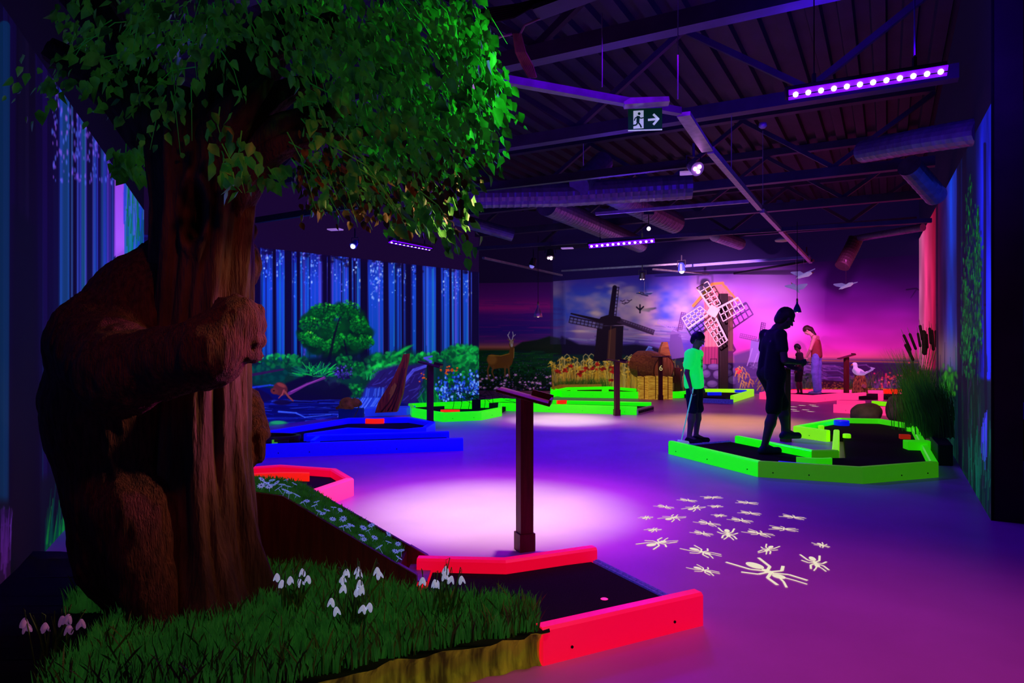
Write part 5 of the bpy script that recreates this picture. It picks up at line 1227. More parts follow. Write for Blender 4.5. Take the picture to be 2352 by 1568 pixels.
for nm_, V_, F_, mt in (('foliage', LV, LF, M['leaf']), ('olive_foliage', OV, OF, M['leaf_o'])):
    o = np_mesh(nm_, np.array(V_)-np.array(e.location), np.array(F_), mt, e, False); o['kind'] = 'stuff'
o = tw.build('twigs', M['twig'], e, smooth=True); o['kind'] = 'stuff'

# bear hugging the trunk
e = empty('carved_bear', (-1.75, 2.95, BZ), 'big brown carved bear standing behind the trunk and hugging it with one thick arm', 'bear statue')
s = SDF((-2.35, 2.25, .08), (-.85, 3.85, 2.1), .0125)
s.cap((-1.64,3.02,.40), (-1.70,3.04,1.00), .27, .305, k=.08); s.cap((-1.73,3.04,1.0), (-1.62,3.05,1.42), .30, .25, k=.1)
s.cap((-1.56,2.98,.18), (-1.60,2.98,.55), .17, .20, k=.08); s.cap((-1.42,2.72,.18), (-1.55,2.85,.6), .09, .18, k=.08)
s.cap((-1.62,3.05,1.42), (-1.52,3.10,1.60), .24, .19, k=.1); s.el((-1.42,3.36,1.68), (.18,.16,.17), k=.06); s.cap((-1.40,3.34,1.66), (-1.29,3.31,1.655), .075, .045, k=.04)
s.el((-1.52,3.38,1.86), (.05,.03,.06), k=.03); s.el((-1.33,3.42,1.85), (.05,.03,.06), k=.03)
s.el((-1.71,2.98,1.10), (.26,.24,.30), k=.08)
# left arm in front of the trunk
s.cap((-1.74,2.86,1.30), (-1.52,2.66,1.18), .19, .165, k=.07); s.cap((-1.52,2.66,1.18), (-1.14,2.56,1.26), .155, .125, k=.05); s.cap((-1.14,2.56,1.26), (-1.06,2.62,1.37), .125, .105, k=.04)
for k in range(4): s.el((-1.005+.012*math.sin(k*1.1), 2.62+.01*k, 1.245+.058*k), (.046,.06,.034), k=.014)
s.cap((-1.40,2.70,.14), (-1.40,2.62,.14), .07, .06, k=.03)
# right arm behind the trunk with the paw hanging at its side
s.cap((-1.55,3.30,1.15), (-1.29,3.30,1.0), .12, .075, k=.04); s.cap((-1.29,3.30,1.0), (-1.21,3.22,.91), .07, .06, k=.03); s.el((-1.185,3.17,.87), (.058,.05,.045), k=.02)
s.el((-1.205,3.14,.79), (.036,.038,.078), k=.008); s.el((-1.158,3.15,.80), (.022,.03,.062), k=.004)
def fur(x, y, z): return .016*(vnoise(x, y, z*.28, 34, 3)-.5)+.010*(vnoise(x, y, z*.3, 75, 5)-.5)+.012*(vnoise(x, y, z, 14, 8)-.5)
o = s.mesh('body', M['fur'], e, disp=fur); o.location = -e.location
# ---------- props in the room ----------------------------------------------------
# split log standing before the forest mural
e = empty('split_log', (-1.97,11.6,.13), 'tall leaning reddish split log standing before the forest mural', 'log')
M['log'] = mat('orange red split wood', (.32,.05,.02), rough=.55, col2=(.12,.015,.015), scale=5, stretch=(6,6,.7), bump=.5, bscale=12, emit=(.25,.04,.01), es=.06)
M['log_y'] = mat('yellow cut wood', (.42,.20,.03), rough=.5, col2=(.25,.08,.02), scale=6, stretch=(5,5,.8), emit=(.3,.12,.0), es=.08)
YL = 11.6; out = [(861,948),(868,925),(880,905),(893,885),(903,868),(912,848),(921,830),(926,813),(939,812),(937,828),(932,850),(928,880),(924,905),(918,925),(911,946)]
q = MB(); q.plate([dep(x, y, YL) for x, y in out], (0,1,0), .16); q.build('log_body', M['log'], e, bevel=.02)
q = MB(); q.plate([dep(x, y, YL-.006) for x, y in [(893,905),(899,888),(907,879),(911,886),(907,902),(899,918),(893,922),(897,905)]], (0,1,0), .02); q.build('cut_face', M['log_y'], e)
q = MB()
for pts in ([(875,946),(893,925),(905,905),(915,880),(924,845)], [(890,944),(902,925),(912,900),(922,870),(929,830)], [(900,944),(911,918),(919,890),(930,845)]): q.tube([dep(x, y, YL-.004) for x, y in pts], .013, 6)
q.build('grain_ridge', M['wood'], e, smooth=True)
# brown rounded beaver-like model
e = empty('beaver_figure', (-2.66,11.4,0), 'small brown crouching animal model in front of the painted stream', 'animal model')
c = Vector(dep(806,926,11.4)); s = SDF(c-Vector((.30,.25,.22)), c+Vector((.36,.25,.22)), .011)
s.el(c+Vector((-.06,0,.0)), (.13,.13,.10), k=.03); s.el(c+Vector((.09,-.03,.01)), (.085,.09,.075), k=.03); s.el(c+Vector((.15,-.05,-.0)), (.045,.05,.04), k=.02); s.el(c+Vector((.08,-.08,.08)), (.02,.015,.02), k=.01); s.el(c+Vector((.02,-.08,-.06)), (.05,.05,.035), k=.02)
s.cap(c+Vector((-.15,0,-.06)), c+Vector((-.24,.02,-.08)), .04, .025, k=.03)
o = s.mesh('body', mat('orange brown fur', (.25,.08,.02), rough=.8, col2=(.10,.03,.01), scale=9, bump=.6, emit=(.3,.09,.0), es=.12), e, disp=lambda x, y, z: .008*(vnoise(x, y, z, 40, 1)-.5)); o.location = -e.location
q = MB(); q.tube([c+Vector((.19,-.1,.03)), c+Vector((.13,-.12,-.12)), c+Vector((.07,-.12,-.24))], .009, 6); q.build('chewed_stick', mat('greenish stick', (.1,.2,.08), rough=.6, var=.3, scale=9), e)
q = MB(); q.prism([(c.x-.2,c.y-.03),(c.x+.2,c.y-.03),(c.x+.2,c.y+.1),(c.x-.2,c.y+.1)], 0, c.z-.085); q.build('plinth', mat('deep blue plinth', (.01,.02,.2), emit=(.0,.02,.35), es=.12, var=.3, scale=4), e)

# straw bales
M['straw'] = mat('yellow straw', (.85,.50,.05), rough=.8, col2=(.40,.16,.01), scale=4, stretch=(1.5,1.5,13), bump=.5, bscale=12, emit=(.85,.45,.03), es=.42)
def bale(x0, x1, Y, h, label, d=.38, hh=0):
    a = dep(x0, 800, Y)[0]; b2 = dep(x1, 800, Y)[0]; e = empty('straw_bale', ((a+b2)/2, Y+d/2, hh), label, 'straw bale', 'yellow straw bales'); w_ = b2-a; q = MB(); rs = random.Random(int(x0)); nl = 22; nn = 10; vs = []
    for j in range(nl+1):
        for i in range(4*nn):
            sd, k = divmod(i, nn); t = k/nn; c4 = [(0,0),(1,0),(1,1),(0,1)]; p, r = c4[sd], c4[(sd+1) % 4]; u, v = p[0]+(r[0]-p[0])*t, p[1]+(r[1]-p[1])*t
            u = .5+(u-.5)*(1-.10*(abs(v-.5)*2)**6); kk = 1+rs.uniform(-.02,.02)+(.02 if j % 2 else 0); vs.append((a+w_*(.5+(u-.5)*kk), Y+d*(.5+(v-.5)*kk), hh+h*j/nl))
    m4 = 4*nn; fs = [(j*m4+i, j*m4+(i+1) % m4, (j+1)*m4+(i+1) % m4, (j+1)*m4+i) for j in range(nl) for i in range(m4)]+[tuple(range(nl*m4, (nl+1)*m4))]
    q.add(vs, fs); q.build('straw', M['straw'], e)
    q = MB()
    for f in (.5,): q.tube([(a+w_*f, Y-.012, hh+.01), (a+w_*f, Y-.016, hh+h*.5), (a+w_*f, Y-.012, hh+h+.006), (a+w_*f, Y+d, hh+h+.006)], .009, 6)
    q.build('twine', mat('orange twine', (.35,.09,.01), rough=.8, var=.3, scale=30), e)
bale(1470,1489,15.35,.50,'left narrow straw bale of the three before the barrel')
bale(1489,1522,15.28,.515,'middle wide straw bale behind the post numbered 6')
bale(1522,1546,15.35,.50,'right straw bale of the three, beside the boy')
# barrel on a stand
e = empty('wooden_barrel', (3.7,16.5,0), 'big reddish wooden barrel lying on a stand behind the straw bales', 'barrel')
M['barrel'] = mat('reddish barrel planks', (.30,.07,.03), rough=.5, col2=(.15,.025,.02), scale=3, stretch=(10,1,10), emit=(.3,.06,.01), es=.07)
c1 = Vector(dep(1524,848,16.25)); ax = Vector((-.50,.80,.12)).normalized(); up = Vector((0,0,1)); sx = ax.cross(up).normalized(); sy = sx.cross(ax); q = MB(); n = 24
for j, (t, r) in enumerate(((0,.315),(.25,.36),(.5,.375),(.8,.33))):
    pass
rings_ = [(0,.30),(.0,.32),(.25,.365),(.5,.38),(.85,.33),(.85,0.0)]; vs = []
for t, r in rings_:
    for k in range(n): a = 2*math.pi*k/n; vs.append(c1+ax*t+(sx*math.cos(a)+sy*math.sin(a))*(r+.006*(k % 2)))
q.add(vs, [(j*n+k, j*n+(k+1) % n, (j+1)*n+(k+1) % n, (j+1)*n+k) for j in range(len(rings_)-1) for k in range(n)]); q.build('barrel_body', M['barrel'], e)
q = MB(); q.tube([c1-ax*.004+(sx*math.cos(2*math.pi*k/n)+sy*math.sin(2*math.pi*k/n))*.318 for k in range(n+1)], .016, 6); q.build('hoop', M['wood'], e)
q = MB(); vs = [c1-ax*.012+(sx*math.cos(2*math.pi*k/n)+sy*math.sin(2*math.pi*k/n))*.30 for k in range(n)]; q.add(vs, [tuple(range(n))]); q.build('barrel_head', mat('barrel head planks', (.50,.13,.07), rough=.5, col2=(.2,.04,.02), scale=3, stretch=(9,1,1), emit=(.35,.08,.03), es=.08), e)
q = MB(); 
for x, Y in ((1470,16.5),(1556,16.2),(1480,16.9)): p = dep(x, 784, Y); q.box((p[0], p[1], .34), (.13,.1,.68))
q.bar((dep(1470,784,16.15)[0],16.15,.42), (dep(1552,784,16.15)[0],16.15,.40), .06, .16); q.build('stand', M['wood'], e)
e = empty('wooden_spout', dep(1525,815,16.4), 'small planked wooden spout standing on top of the barrel', 'spout')
q = MB(); q.plate([dep(x, y, 16.4) for x, y in [(1515,816),(1518,800),(1524,785),(1534,785),(1537,800),(1541,818)]], (0,1,0), .22); q.build('spout_body', mat('orange planks', (.42,.13,.03), rough=.5, col2=(.2,.05,.02), scale=3, stretch=(1,1,14), emit=(.4,.12,.02), es=.12), e, bevel=.01)

# windmill sails on a post
YW = 16.55; e = empty('windmill_sails', (dep(1660,784,YW)[0], YW, 0), 'pinkish white lattice windmill sails turning on a dark brown post before the painted mill', 'windmill')
M['sail'] = mat('pale sail lattice', (.62,.48,.46), rough=.5, var=.15, scale=6)
M['post'] = mat('dark brown post', (.016,.004,.007), rough=.6, var=.4, scale=4, stretch=(8,8,.6))
px_ = dep(1661,784,YW+.18)[0]; q = MB(); q.box((px_, YW+.18, 1.25), (.20,.16,2.44)); q.build('post', M['post'], e, bevel=.01)
hub = Vector(dep(1637,715,YW-.14)); kk = (YW-.14)/F
q = MB(); R = Matrix.Rotation(.52, 3, 'Y'); q.box(hub+Vector((0,-.03,0)), (.24,.05,.24), M=R); q.tube([hub, hub+Vector((0,.30,0))], .05, 12); q.build('hub', M['sail'], e, bevel=.005)
def lat(A, B, C, D, na, nb, nm):
    # A-B along the spar side, D-C along the far side
    A, B, C, D = [Vector(dep(x, y, YW-.14)) for x, y in (A, B, C, D)]; q = MB()
    q.bar(A, B, .03, .045); 
    for i in range(nb+1): t = i/nb; q.bar(A.lerp(D, t), B.lerp(C, t), .02, .022)
    for i in range(na+1): t = i/na; q.bar(A.lerp(B, t), D.lerp(C, t), .02, .022)
    q.build(nm, M['sail'], e)
lat((1632,708),(1600,661),(1625,646),(1655,697),5,2,'sail'); lat((1640,722),(1670,782),(1650,796),(1618,744),5,3,'sail')
lat((1628,720),(1580,754),(1566,730),(1608,703),5,3,'sail'); lat((1648,708),(1695,683),(1710,708),(1661,738),5,2,'sail')

# gulls
M['gull'] = mat('white gull plumage', (.80,.75,.85), emit=(.55,.35,.9), es=.4, rough=.5, var=.1, scale=8); M['gull_g'] = mat('grey gull wing', (.45,.45,.6), emit=(.30,.18,.7), es=.4, rough=.5, var=.2, scale=8); M['beak'] = mat('yellow beak', (.8,.45,.05), rough=.4, var=.1)  # glow added to the plumage in place of light on the gulls
def flying(x, y, Y, w, a, label, name='flying_gull', b=None, wg=None, flip=1, up=.35, cord=1.0):
    c = Vector(dep(x, y, Y)); e = empty(name, c, label, 'bird'); b = b or M['gull']; wg = wg or M['gull_g']; L = w*.52
    R = Matrix.Rotation(a, 3, 'Y'); d = R@Vector((flip,-.35,.0)); d.normalize()
    s = SDF(c-Vector((L,L,L)), c+Vector((L,L,L)), L/22); s.cap(c-d*L*.35, c+d*L*.30, L*.09, L*.17, k=.02); s.cap(c+d*L*.3, c+d*L*.52, L*.14, L*.11, k=.02); s.cap(c-d*L*.3, c-d*L*.62, L*.08, L*.03, k=.02)
    o = s.mesh('body', b, e); o.location = -e.location
    q = MB(); q.tube([c+d*L*.58, c+d*L*.78], [L*.05, L*.01], 8); q.build('beak', M['beak'], e)
    for sgn_ in (-1, 1):
        q = MB(); n = Vector((-.35*flip*sgn_-.15,.75*sgn_*.0-.15,0)); o1 = Vector((sgn_*.75,-.45*sgn_,up+.15)).normalized()*w*.25; o2 = Vector((sgn_*.95,-.3*sgn_,up*.1 if sgn_ < 0 else up)).normalized()*w*.25
        p0, p1, p2 = c, c+o1, c+o1+o2; back = -d*L*.42; vs = [p0+d*L*.16, p0+back*.6, p1+d*L*.14, p1+back*.9, p2, p2+back*.18]; th = Vector((0,0,L*.03)); q.add([v+th for v in vs]+[v-th for v in vs], [(0,1,3,2),(2,3,5,4),(8,9,7,6),(10,11,9,8),(0,2,8,6),(2,4,10,8),(1,7,9,3),(3,9,11,5),(4,5,11,10),(0,6,7,1)]); q.build('wing', wg, e, smooth=False)
    q = MB(); q.tube([c+Vector((0,0,L*.1)), c+Vector((0,0,cord))], .0025, 5); q.build('hanging_cord', M['rail'], e)
flying(1846,633,12.6,.46,-.35,'white and grey flying gull, highest of the three, above the pendant lamp', flip=1, up=.5, cord=.35)
flying(1828,662,12.2,.40,.75,'dim grey flying gull, lowest left of the three', b=M['gull_g'], flip=-1, up=.3, cord=.5)
flying(1943,657,12.8,.42,-.45,'white flying gull farthest to the right', flip=1, up=.25, cord=.5)
flying(1480,676,15.8,.40,.35,'small dark duck flying before the painted clouds', 'flying_duck', mat('dark feathers', (.04,.05,.12), rough=.5, var=.4, scale=20), mat('dark blue wing', (.05,.08,.22), rough=.5, var=.5, scale=16), flip=-1, up=.15, cord=.4)
# stump and sitting gull
e = empty('tree_stump', (dep(1975,784,16.0)[0],16.0,0), 'orange brown tree stump under the sitting gull', 'stump'); cx_ = e.location.x
q = MB(); n = 26; vs = []; rs = random.Random(3); prof = [(.17,.13),(.165,.25),(.145,.38),(.115,.50),(.10,.56),(.0,.57)]
for r, z in prof:
    for k in range(n): a = 2*math.pi*k/n; rr = r*(1+.10*math.sin(a*6+z*4)+.05*math.sin(a*13)); vs.append((cx_+rr*math.cos(a), 16.0+rr*math.sin(a), z-.05))
q.add(vs, [(j*n+k, j*n+(k+1) % n, (j+1)*n+(k+1) % n, (j+1)*n+k) for j in range(len(prof)-1) for k in range(n)]); q.build('bark', mat('orange bark', (.50,.20,.05), rough=.7, col2=(.09,.02,.02), scale=11, stretch=(4,4,1), bump=.8, emit=(.4,.12,.03), es=.1), e, smooth=True)
q = MB(); c = Vector((cx_, 15.83, .26)); q.tube([c, c-Vector((0,.05,0))], [.05,.04], 14); q.build('knot', mat('pale knot', (.5,.3,.2), rough=.6, var=.4, scale=20), e)
c = Vector(dep(1972,849,15.95)); e = empty('standing_gull', (c.x, c.y, .45), 'white gull with yellow beak sitting on the stump', 'bird')
s = SDF(c-Vector((.3,.2,.25)), c+Vector((.5,.2,.25)), .009); s.el(c+Vector((.0,0,-.05)), (.15,.085,.085), k=.03, R=Matrix.Rotation(.35,3,'Y')); s.cap(c+Vector((-.07,0,0)), c+Vector((-.075,0,.10)), .05, .045, k=.03); s.el(c+Vector((-.09,0,.13)), (.055,.045,.045), k=.02); s.cap(c+Vector((.10,0,-.10)), c+Vector((.34,0,.0)), .035, .010, k=.03)
o = s.mesh('body', M['gull'], e); o.location = -e.location
q = MB(); q.tube([c+Vector((-.135,0,.125)), c+Vector((-.175,-.01,.11)), c+Vector((-.19,-.01,.085))], [.018,.013,.003], 8); q.build('beak', M['beak'], e)
q = MB(); q.plate([c+Vector(p) for p in ((.0,-.085,-.02),(.12,-.08,-.06),(.30,-.03,-.01),(.38,-.02,.04),(.26,-.03,.07),(.27,-.04,.02),(.08,-.085,-.09),(-.02,-.088,-.07))], (0,-1,0), .006); q.build('wing', M['gull_g'], e)
q = MB()
for k in (-.02,.03): q.tube([c+Vector((k,0,-.12)), c+Vector((k,0,.447-c.z))], .006, 6)
q.build('legs', M['beak'], e)

# boulders
def boulder(x0, x1, ytop, ybot, Y, label, seed, tilt=0):
    w_ = (x1-x0)/F*Y; h = (ybot-ytop)/F*Y; cx2 = ((x0+x1)/2-CX)/F*Y; c = Vector((cx2, Y, h*.47)); s = SDF(c-Vector((w_*.62,w_*.62,h*.7)), c+Vector((w_*.62,w_*.62,h*.7)), w_/44)
    s.el(c, (w_*.47,w_*.45,h*.50), k=.03, R=Matrix.Rotation(tilt,3,'Y')); s.el(c+Vector((-w_*.1,-w_*.1,-h*.1)), (w_*.40,w_*.38,h*.36), k=.04); s.el(c+Vector((w_*.22,-.02,h*.2)), (w_*.22,w_*.26,h*.24), k=.05)
    o = s.mesh('boulder', M['stone'], None, disp=lambda x, y, z: .11*(vnoise(x, y, z, 3.2/w_*.5, seed)-.5)+.02*(vnoise(x, y, z, 12, seed)-.5)); tag(o, label, 'boulder')
boulder(1954,2018,921,958,11.2,'low rounded brown boulder before the pink lane',4)
boulder(2030,2092,905,968,10.9,'taller brown boulder right beside the reeds',9,.3)

# reeds with bulrush heads
M['reed'] = mat('reed green', (.10,.30,.04), rough=.6, col2=(.04,.12,.02), scale=3); M['bul'] = mat('dark bulrush', (.035,.012,.02), rough=.9, var=.4, scale=30)
def reeds(x, Y, n, H, sp, lean, label, tails, seed, ybase=0.0):
    X = (x-CX)/F*Y; e = empty('reed_clump', (X, Y, ybase), label, 'reeds'); rs = random.Random(seed); V = []; Fc = []
    for i in range(n):
        a = rs.uniform(0, 6.28); bx, by = X+rs.gauss(0, sp*.35), Y+rs.gauss(0, sp*.3); h = H*rs.uniform(.45, 1.0); lx = lean[0]*h*rs.uniform(.3,1)+rs.gauss(0,.14)*h; ly = rs.gauss(0,.10)*h; w_ = rs.uniform(.004,.008); k = len(V)
        for f in (0,.35,.7,1): m = 1-f*.9; V.append((bx+lx*f*f-w_*m-X, by+ly*f*f-Y, h*f*(1-.12*f*abs(lx)/h))); V.append((bx+lx*f*f+w_*m-X, by+ly*f*f-Y, h*f*(1-.12*f*abs(lx)/h)))
        for j in range(3): Fc.append((k+2*j, k+2*j+1, k+2*j+3, k+2*j+2))
    o = np_mesh('blades', np.array(V), np.array(Fc), M['reed'], e, False); o['kind'] = 'stuff'
    for (tx, ty, bx_, by_, r) in tails:
        a = Vector(dep(tx, ty, Y)); b2 = Vector(dep(bx_, by_, Y)); q = MB(); st_ = q.tube([(X+rs.gauss(0,.05), Y, ybase+.02), b2.lerp(Vector((X, Y, ybase)), .5), b2, a, a+(a-b2).normalized()*.10], [.006,.005,.005,.004,.002], 6); so = q.build('stem', M['reed'], e)
        q = MB(); d = (a-b2); q.tube([b2, b2+d*.06, b2+d*.94, a], [r*.4,r*.75,r*.75,r*.4], 12); q.build('bulrush_head', M['bul'], so, smooth=True)
    return e
reeds(2106, 10.6, 520, 1.25, .30, (-.18,0), 'tall reed clump topped with dark bulrush heads, behind the green lane', [(2075,768,2092,805,.026),(2089,765,2104,803,.026),(2108,764,2114,797,.024),(2079,790,2098,828,.03),(2113,746,2119,782,.028),(2121,758,2124,815,.045),(2128,766,2130,800,.026),(2140,757,2144,805,.03),(2135,752,2138,790,.026),(2150,758,2152,798,.034)], 1)
reeds(2125, 9.3, 460, .98, .34, (-.25,0), 'middle green reed clump without bulrushes, right of the lane', [], 2)
reeds(2168, 7.75, 420, .74, .24, (-.35,0), 'nearest low reed clump in the dark box beside the lane corner', [], 3, .22)
reeds(2100, 12.2, 160, .85, .4, (-.1,0), 'pale reed tuft at the back beside the pink lane', [], 4)
q = MB(); q.prism([(4.46,7.15),(4.60,7.12),(4.80,7.5),(5.06,8.1),(4.97,8.12),(4.68,7.6)], 0, .22); tag(q.build('planter_box', M['black'], bevel=.01), 'black planter box holding the nearest reeds', 'planter')

# dark things beyond the right wall end
e = empty('black_armchair', (4.55, 5.95, 0), 'black rounded seat at the right edge beyond the wall end', 'seat')
c = Vector((4.62, 6.05, 0)); q = MB(); q.ell(c+Vector((0,0,.42)), (.19,.2,.20), 20, 12); q.build('cushion', M['black'], e, smooth=True)
q = MB(); q.box(c+Vector((.12,-.1,.13)), (.28,.25,.26), rz=-.4); q.build('wooden_base', M['wood'], e, bevel=.01)
q = MB(); q.box((6.2,8.2,.28), (1.6,.2,.56), rz=-.5); tag(q.build('low_wall_block', mat('deep blue block', (.01,.02,.3), emit=(.01,.0,.5), es=.14, var=.3, scale=3)), 'low deep blue block seen past the wall end', 'block')
# ---------- people ---------------------------------------------------------------
def V3(*a): return Vector(a)
def hand(s, wr, d, pn, sc=1.0, curl=.5, thumb=1):
    # wrist, direction along the hand, palm normal; fingers bend toward the palm
    d = d.normalized(); pn = (pn-d*pn.dot(d)).normalized(); x = d.cross(pn)
    pc = wr+d*.045*sc; Rm = Matrix((x, d, pn)).transposed(); s.el(pc, (.036*sc,.052*sc,.016*sc), k=.008, R=Rm)
    for i, (o_, L) in enumerate(((-.027,.062),(-.009,.072),(.009,.068),(.026,.052))):
        b = wr+d*.085*sc+x*o_*sc; d1 = (d*math.cos(curl*.8)+pn*math.sin(curl*.8)); d2 = (d*math.cos(curl*1.9)+pn*math.sin(curl*1.9)); m1 = b+d1*L*.55*sc; s.cap(b-d*.015*sc, m1, .0088*sc, .0080*sc, k=.003); s.cap(m1, m1+d2*L*.5*sc, .0080*sc, .0066*sc, k=.002)
    b = wr+d*.03*sc-x*.030*sc*thumb; m1 = b+(d*.7-x*.5*thumb+pn*.4).normalized()*.034*sc; s.cap(b, m1, .0105*sc, .0092*sc, k=.004); s.cap(m1, m1+(d*.85+pn*.5).normalized()*.028*sc, .0092*sc, .0075*sc, k=.002)

def person(name, loc, rz, J, sc, label, skin, hair, shirt, pants, shoes, short=True, sleeve=.55, vox=.0075, hairstyle='short', tank=False, loose=.014):
    """J: joints in the person's own frame (x right hand side, y forward, z up), metres"""
    e = empty(name, loc, label, 'person', rz=rz); g = lambda k: Vector(J[k]); up = V3(0,0,1)
    pts = np.array([tuple(v) for k, v in J.items() if k not in ('look',)]); lo = pts.min(0)-.20; hi = pts.max(0)+.26; lo[2] = -.02
    def mk(): return SDF(lo, hi, vox)
    hip, chest, neck, head = g('hip'), g('chest'), g('neck'), g('head'); look = g('look').normalized(); side = look.cross(up).normalized(); hu = side.cross(look).normalized()
    bs = Vector(J.get('side', (1,0,0)))
    s = mk()
    s.cap(hip+bs*.07*sc, chest+bs*.08*sc, .085*sc, .085*sc, k=.05); s.cap(hip-bs*.07*sc, chest-bs*.08*sc, .085*sc, .085*sc, k=.05); s.cap(g('shL'), g('shR'), .052*sc, k=.05); s.cap(chest, neck, .07*sc, .055*sc, k=.05)
    s.cap(neck, head-hu*.05*sc, .050*sc, .048*sc, k=.02)
    Rh = Matrix((side, look, hu)).transposed(); s.el(head+hu*.02*sc, (.074*sc,.092*sc,.095*sc), k=.02, R=Rh); s.el(head+look*.018*sc-hu*.055*sc, (.055*sc,.068*sc,.062*sc), k=.025, R=Rh)
    s.cap(head+look*.088*sc+hu*.0*sc, head+look*.104*sc-hu*.028*sc, .009*sc, .014*sc, k=.008)
    s.el(head+look*.086*sc-hu*.058*sc, (.022*sc,.010*sc,.0055*sc), k=.004, R=Rh); s.el(head+look*.086*sc-hu*.068*sc, (.019*sc,.010*sc,.006*sc), k=.004, R=Rh)
    for q_ in (-1, 1):
        s.el(head+side*.076*sc*q_-hu*.015*sc, (.010*sc,.018*sc,.030*sc), k=.006, R=Rh); s.el(head+look*.083*sc+side*.031*sc*q_+hu*.012*sc, (.014*sc,.008*sc,.009*sc), k=.004, R=Rh)
    for S in 'LR':
        s.cap(g('sh'+S), g('el'+S), .047*sc, .036*sc, k=.02); s.cap(g('el'+S), g('wr'+S), .037*sc, .024*sc, k=.015)
        hd = (g('hd'+S) if 'hd'+S in J else g('wr'+S)-g('el'+S)).normalized(); pn = g('pn'+S) if 'pn'+S in J else V3(-1 if S == 'R' else 1, .2, 0)
        hand(s, g('wr'+S), hd, pn, sc, J_curl.get(name+S, .55), thumb=1 if S == 'R' else -1)
        s.cap(g('hp'+S), g('kn'+S), .082*sc, .054*sc, k=.03); s.cap(g('kn'+S), g('kn'+S).lerp(g('an'+S), .35), .054*sc, .058*sc, k=.02); s.cap(g('kn'+S).lerp(g('an'+S), .35), g('an'+S), .056*sc, .034*sc, k=.02)
        s.cap(g('an'+S), g('to'+S), .034*sc, .026*sc, k=.015)
    s.mesh('body', skin, e)
    # eyes
    for q_ in (-1, 1):
        q = MB(); q.ell(head+look*.087*sc+side*.031*sc*q_+hu*.010*sc, (.009*sc,)*3, 10, 6); q.build('eye', M['black'], e, world=False, smooth=True)
    # hair
    s = mk(); s.el(head+hu*.035*sc-look*.012*sc, (.086*sc,.100*sc,.092*sc), k=.01, R=Rh); s.el(head-look*.055*sc-hu*.03*sc, (.072*sc,.058*sc,.075*sc), k=.03, R=Rh)
    s.el(head+look*.085*sc-hu*.035*sc, (.075*sc,.075*sc,.085*sc), R=Rh, sub=True)
    if hairstyle == 'long':
        p0 = head+V3(0,-.075,.03); p1 = p0+V3(0,-.07,-.13); p2 = p1+V3(.01,-.045,-.24); s.cap(p0, p1, .050, .040, k=.02); s.cap(p1, p2, .042, .018, k=.02)
    s.mesh('hair', hair, e, disp=lambda x, y, z: .006*(vnoise(x, y, z*.6, 60, 2)-.5))
    # top
    t = loose*sc; s = mk(); lo_ = hip.lerp(chest, .0)-up*.02*sc
    s.cap(lo_+bs*.070*sc, chest+bs*.080*sc, .100*sc+t, .084*sc+t, k=.05); s.cap(lo_-bs*.070*sc, chest-bs*.080*sc, .100*sc+t, .084*sc+t, k=.05)
    if tank:
        s.cap(chest, chest.lerp(neck, .55), .080*sc, .06*sc, k=.03); s.cap(g('shL').lerp(neck,.45)-up*.02*sc, g('shR').lerp(neck,.45)-up*.02*sc, .05*sc, k=.03)
    else:
        s.cap(g('shL'), g('shR'), .052*sc+t, k=.05); s.cap(chest, chest.lerp(neck, .7), .075*sc+t, .055*sc+t, k=.05)
        for S in 'LR': s.cap(g('sh'+S), g('sh'+S).lerp(g('el'+S), sleeve), .052*sc+t, .056*sc+t, k=.03)
    cut = np.meshgrid(*s.ax, indexing='ij')[2]; s.d = np.maximum(s.d, (hip.z-.075*sc)-cut)
    sh = s.mesh('shirt', shirt, e, disp=lambda x, y, z: .012*(vnoise(x, y, z, 13, 4)-.5))
    # trousers
    s = mk(); s.cap(hip+bs*.06*sc, hip-bs*.06*sc, .100*sc, k=.04)
    for S in 'LR':
        s.cap(g('hp'+S)+up*.02*sc, g('hp'+S).lerp(g('kn'+S), .5), .100*sc, .088*sc, k=.03)
        if short: s.cap(g('hp'+S).lerp(g('kn'+S), .5), g('kn'+S)-(g('kn'+S)-g('hp'+S))*.04, .088*sc, .082*sc, k=.02)
        else: s.cap(g('hp'+S).lerp(g('kn'+S), .5), g('kn'+S), .088*sc, .076*sc, k=.03); s.cap(g('kn'+S), g('an'+S)+up*.02, .076*sc, .070*sc, k=.03)
    s.mesh('shorts' if short else 'jeans', pants, e, disp=lambda x, y, z: .012*(vnoise(x, y, z, 12, 6)-.5))
    for S in 'LR':
        s = mk(); a, b = g('an'+S), g('to'+S); f = (b-a); f.z = 0; f.normalize(); gz = b.z
        s.cap(V3(a.x, a.y, gz)-f*.03*sc, V3(b.x, b.y, gz)+f*.02*sc, .043*sc, .040*sc, k=.02); s.cap(V3(a.x, a.y, gz+.03*sc), V3(a.x, a.y, gz)+f*.07*sc, .045*sc, .035*sc, k=.02)
        s.d = np.maximum(s.d, (gz-.030*sc)-np.meshgrid(*s.ax, indexing='ij')[2]); s.mesh('shoe', shoes, e)
    return e
J_curl = {}
SK = lambda c, n='skin': mat(n, c, rough=.5, var=.1, scale=6)
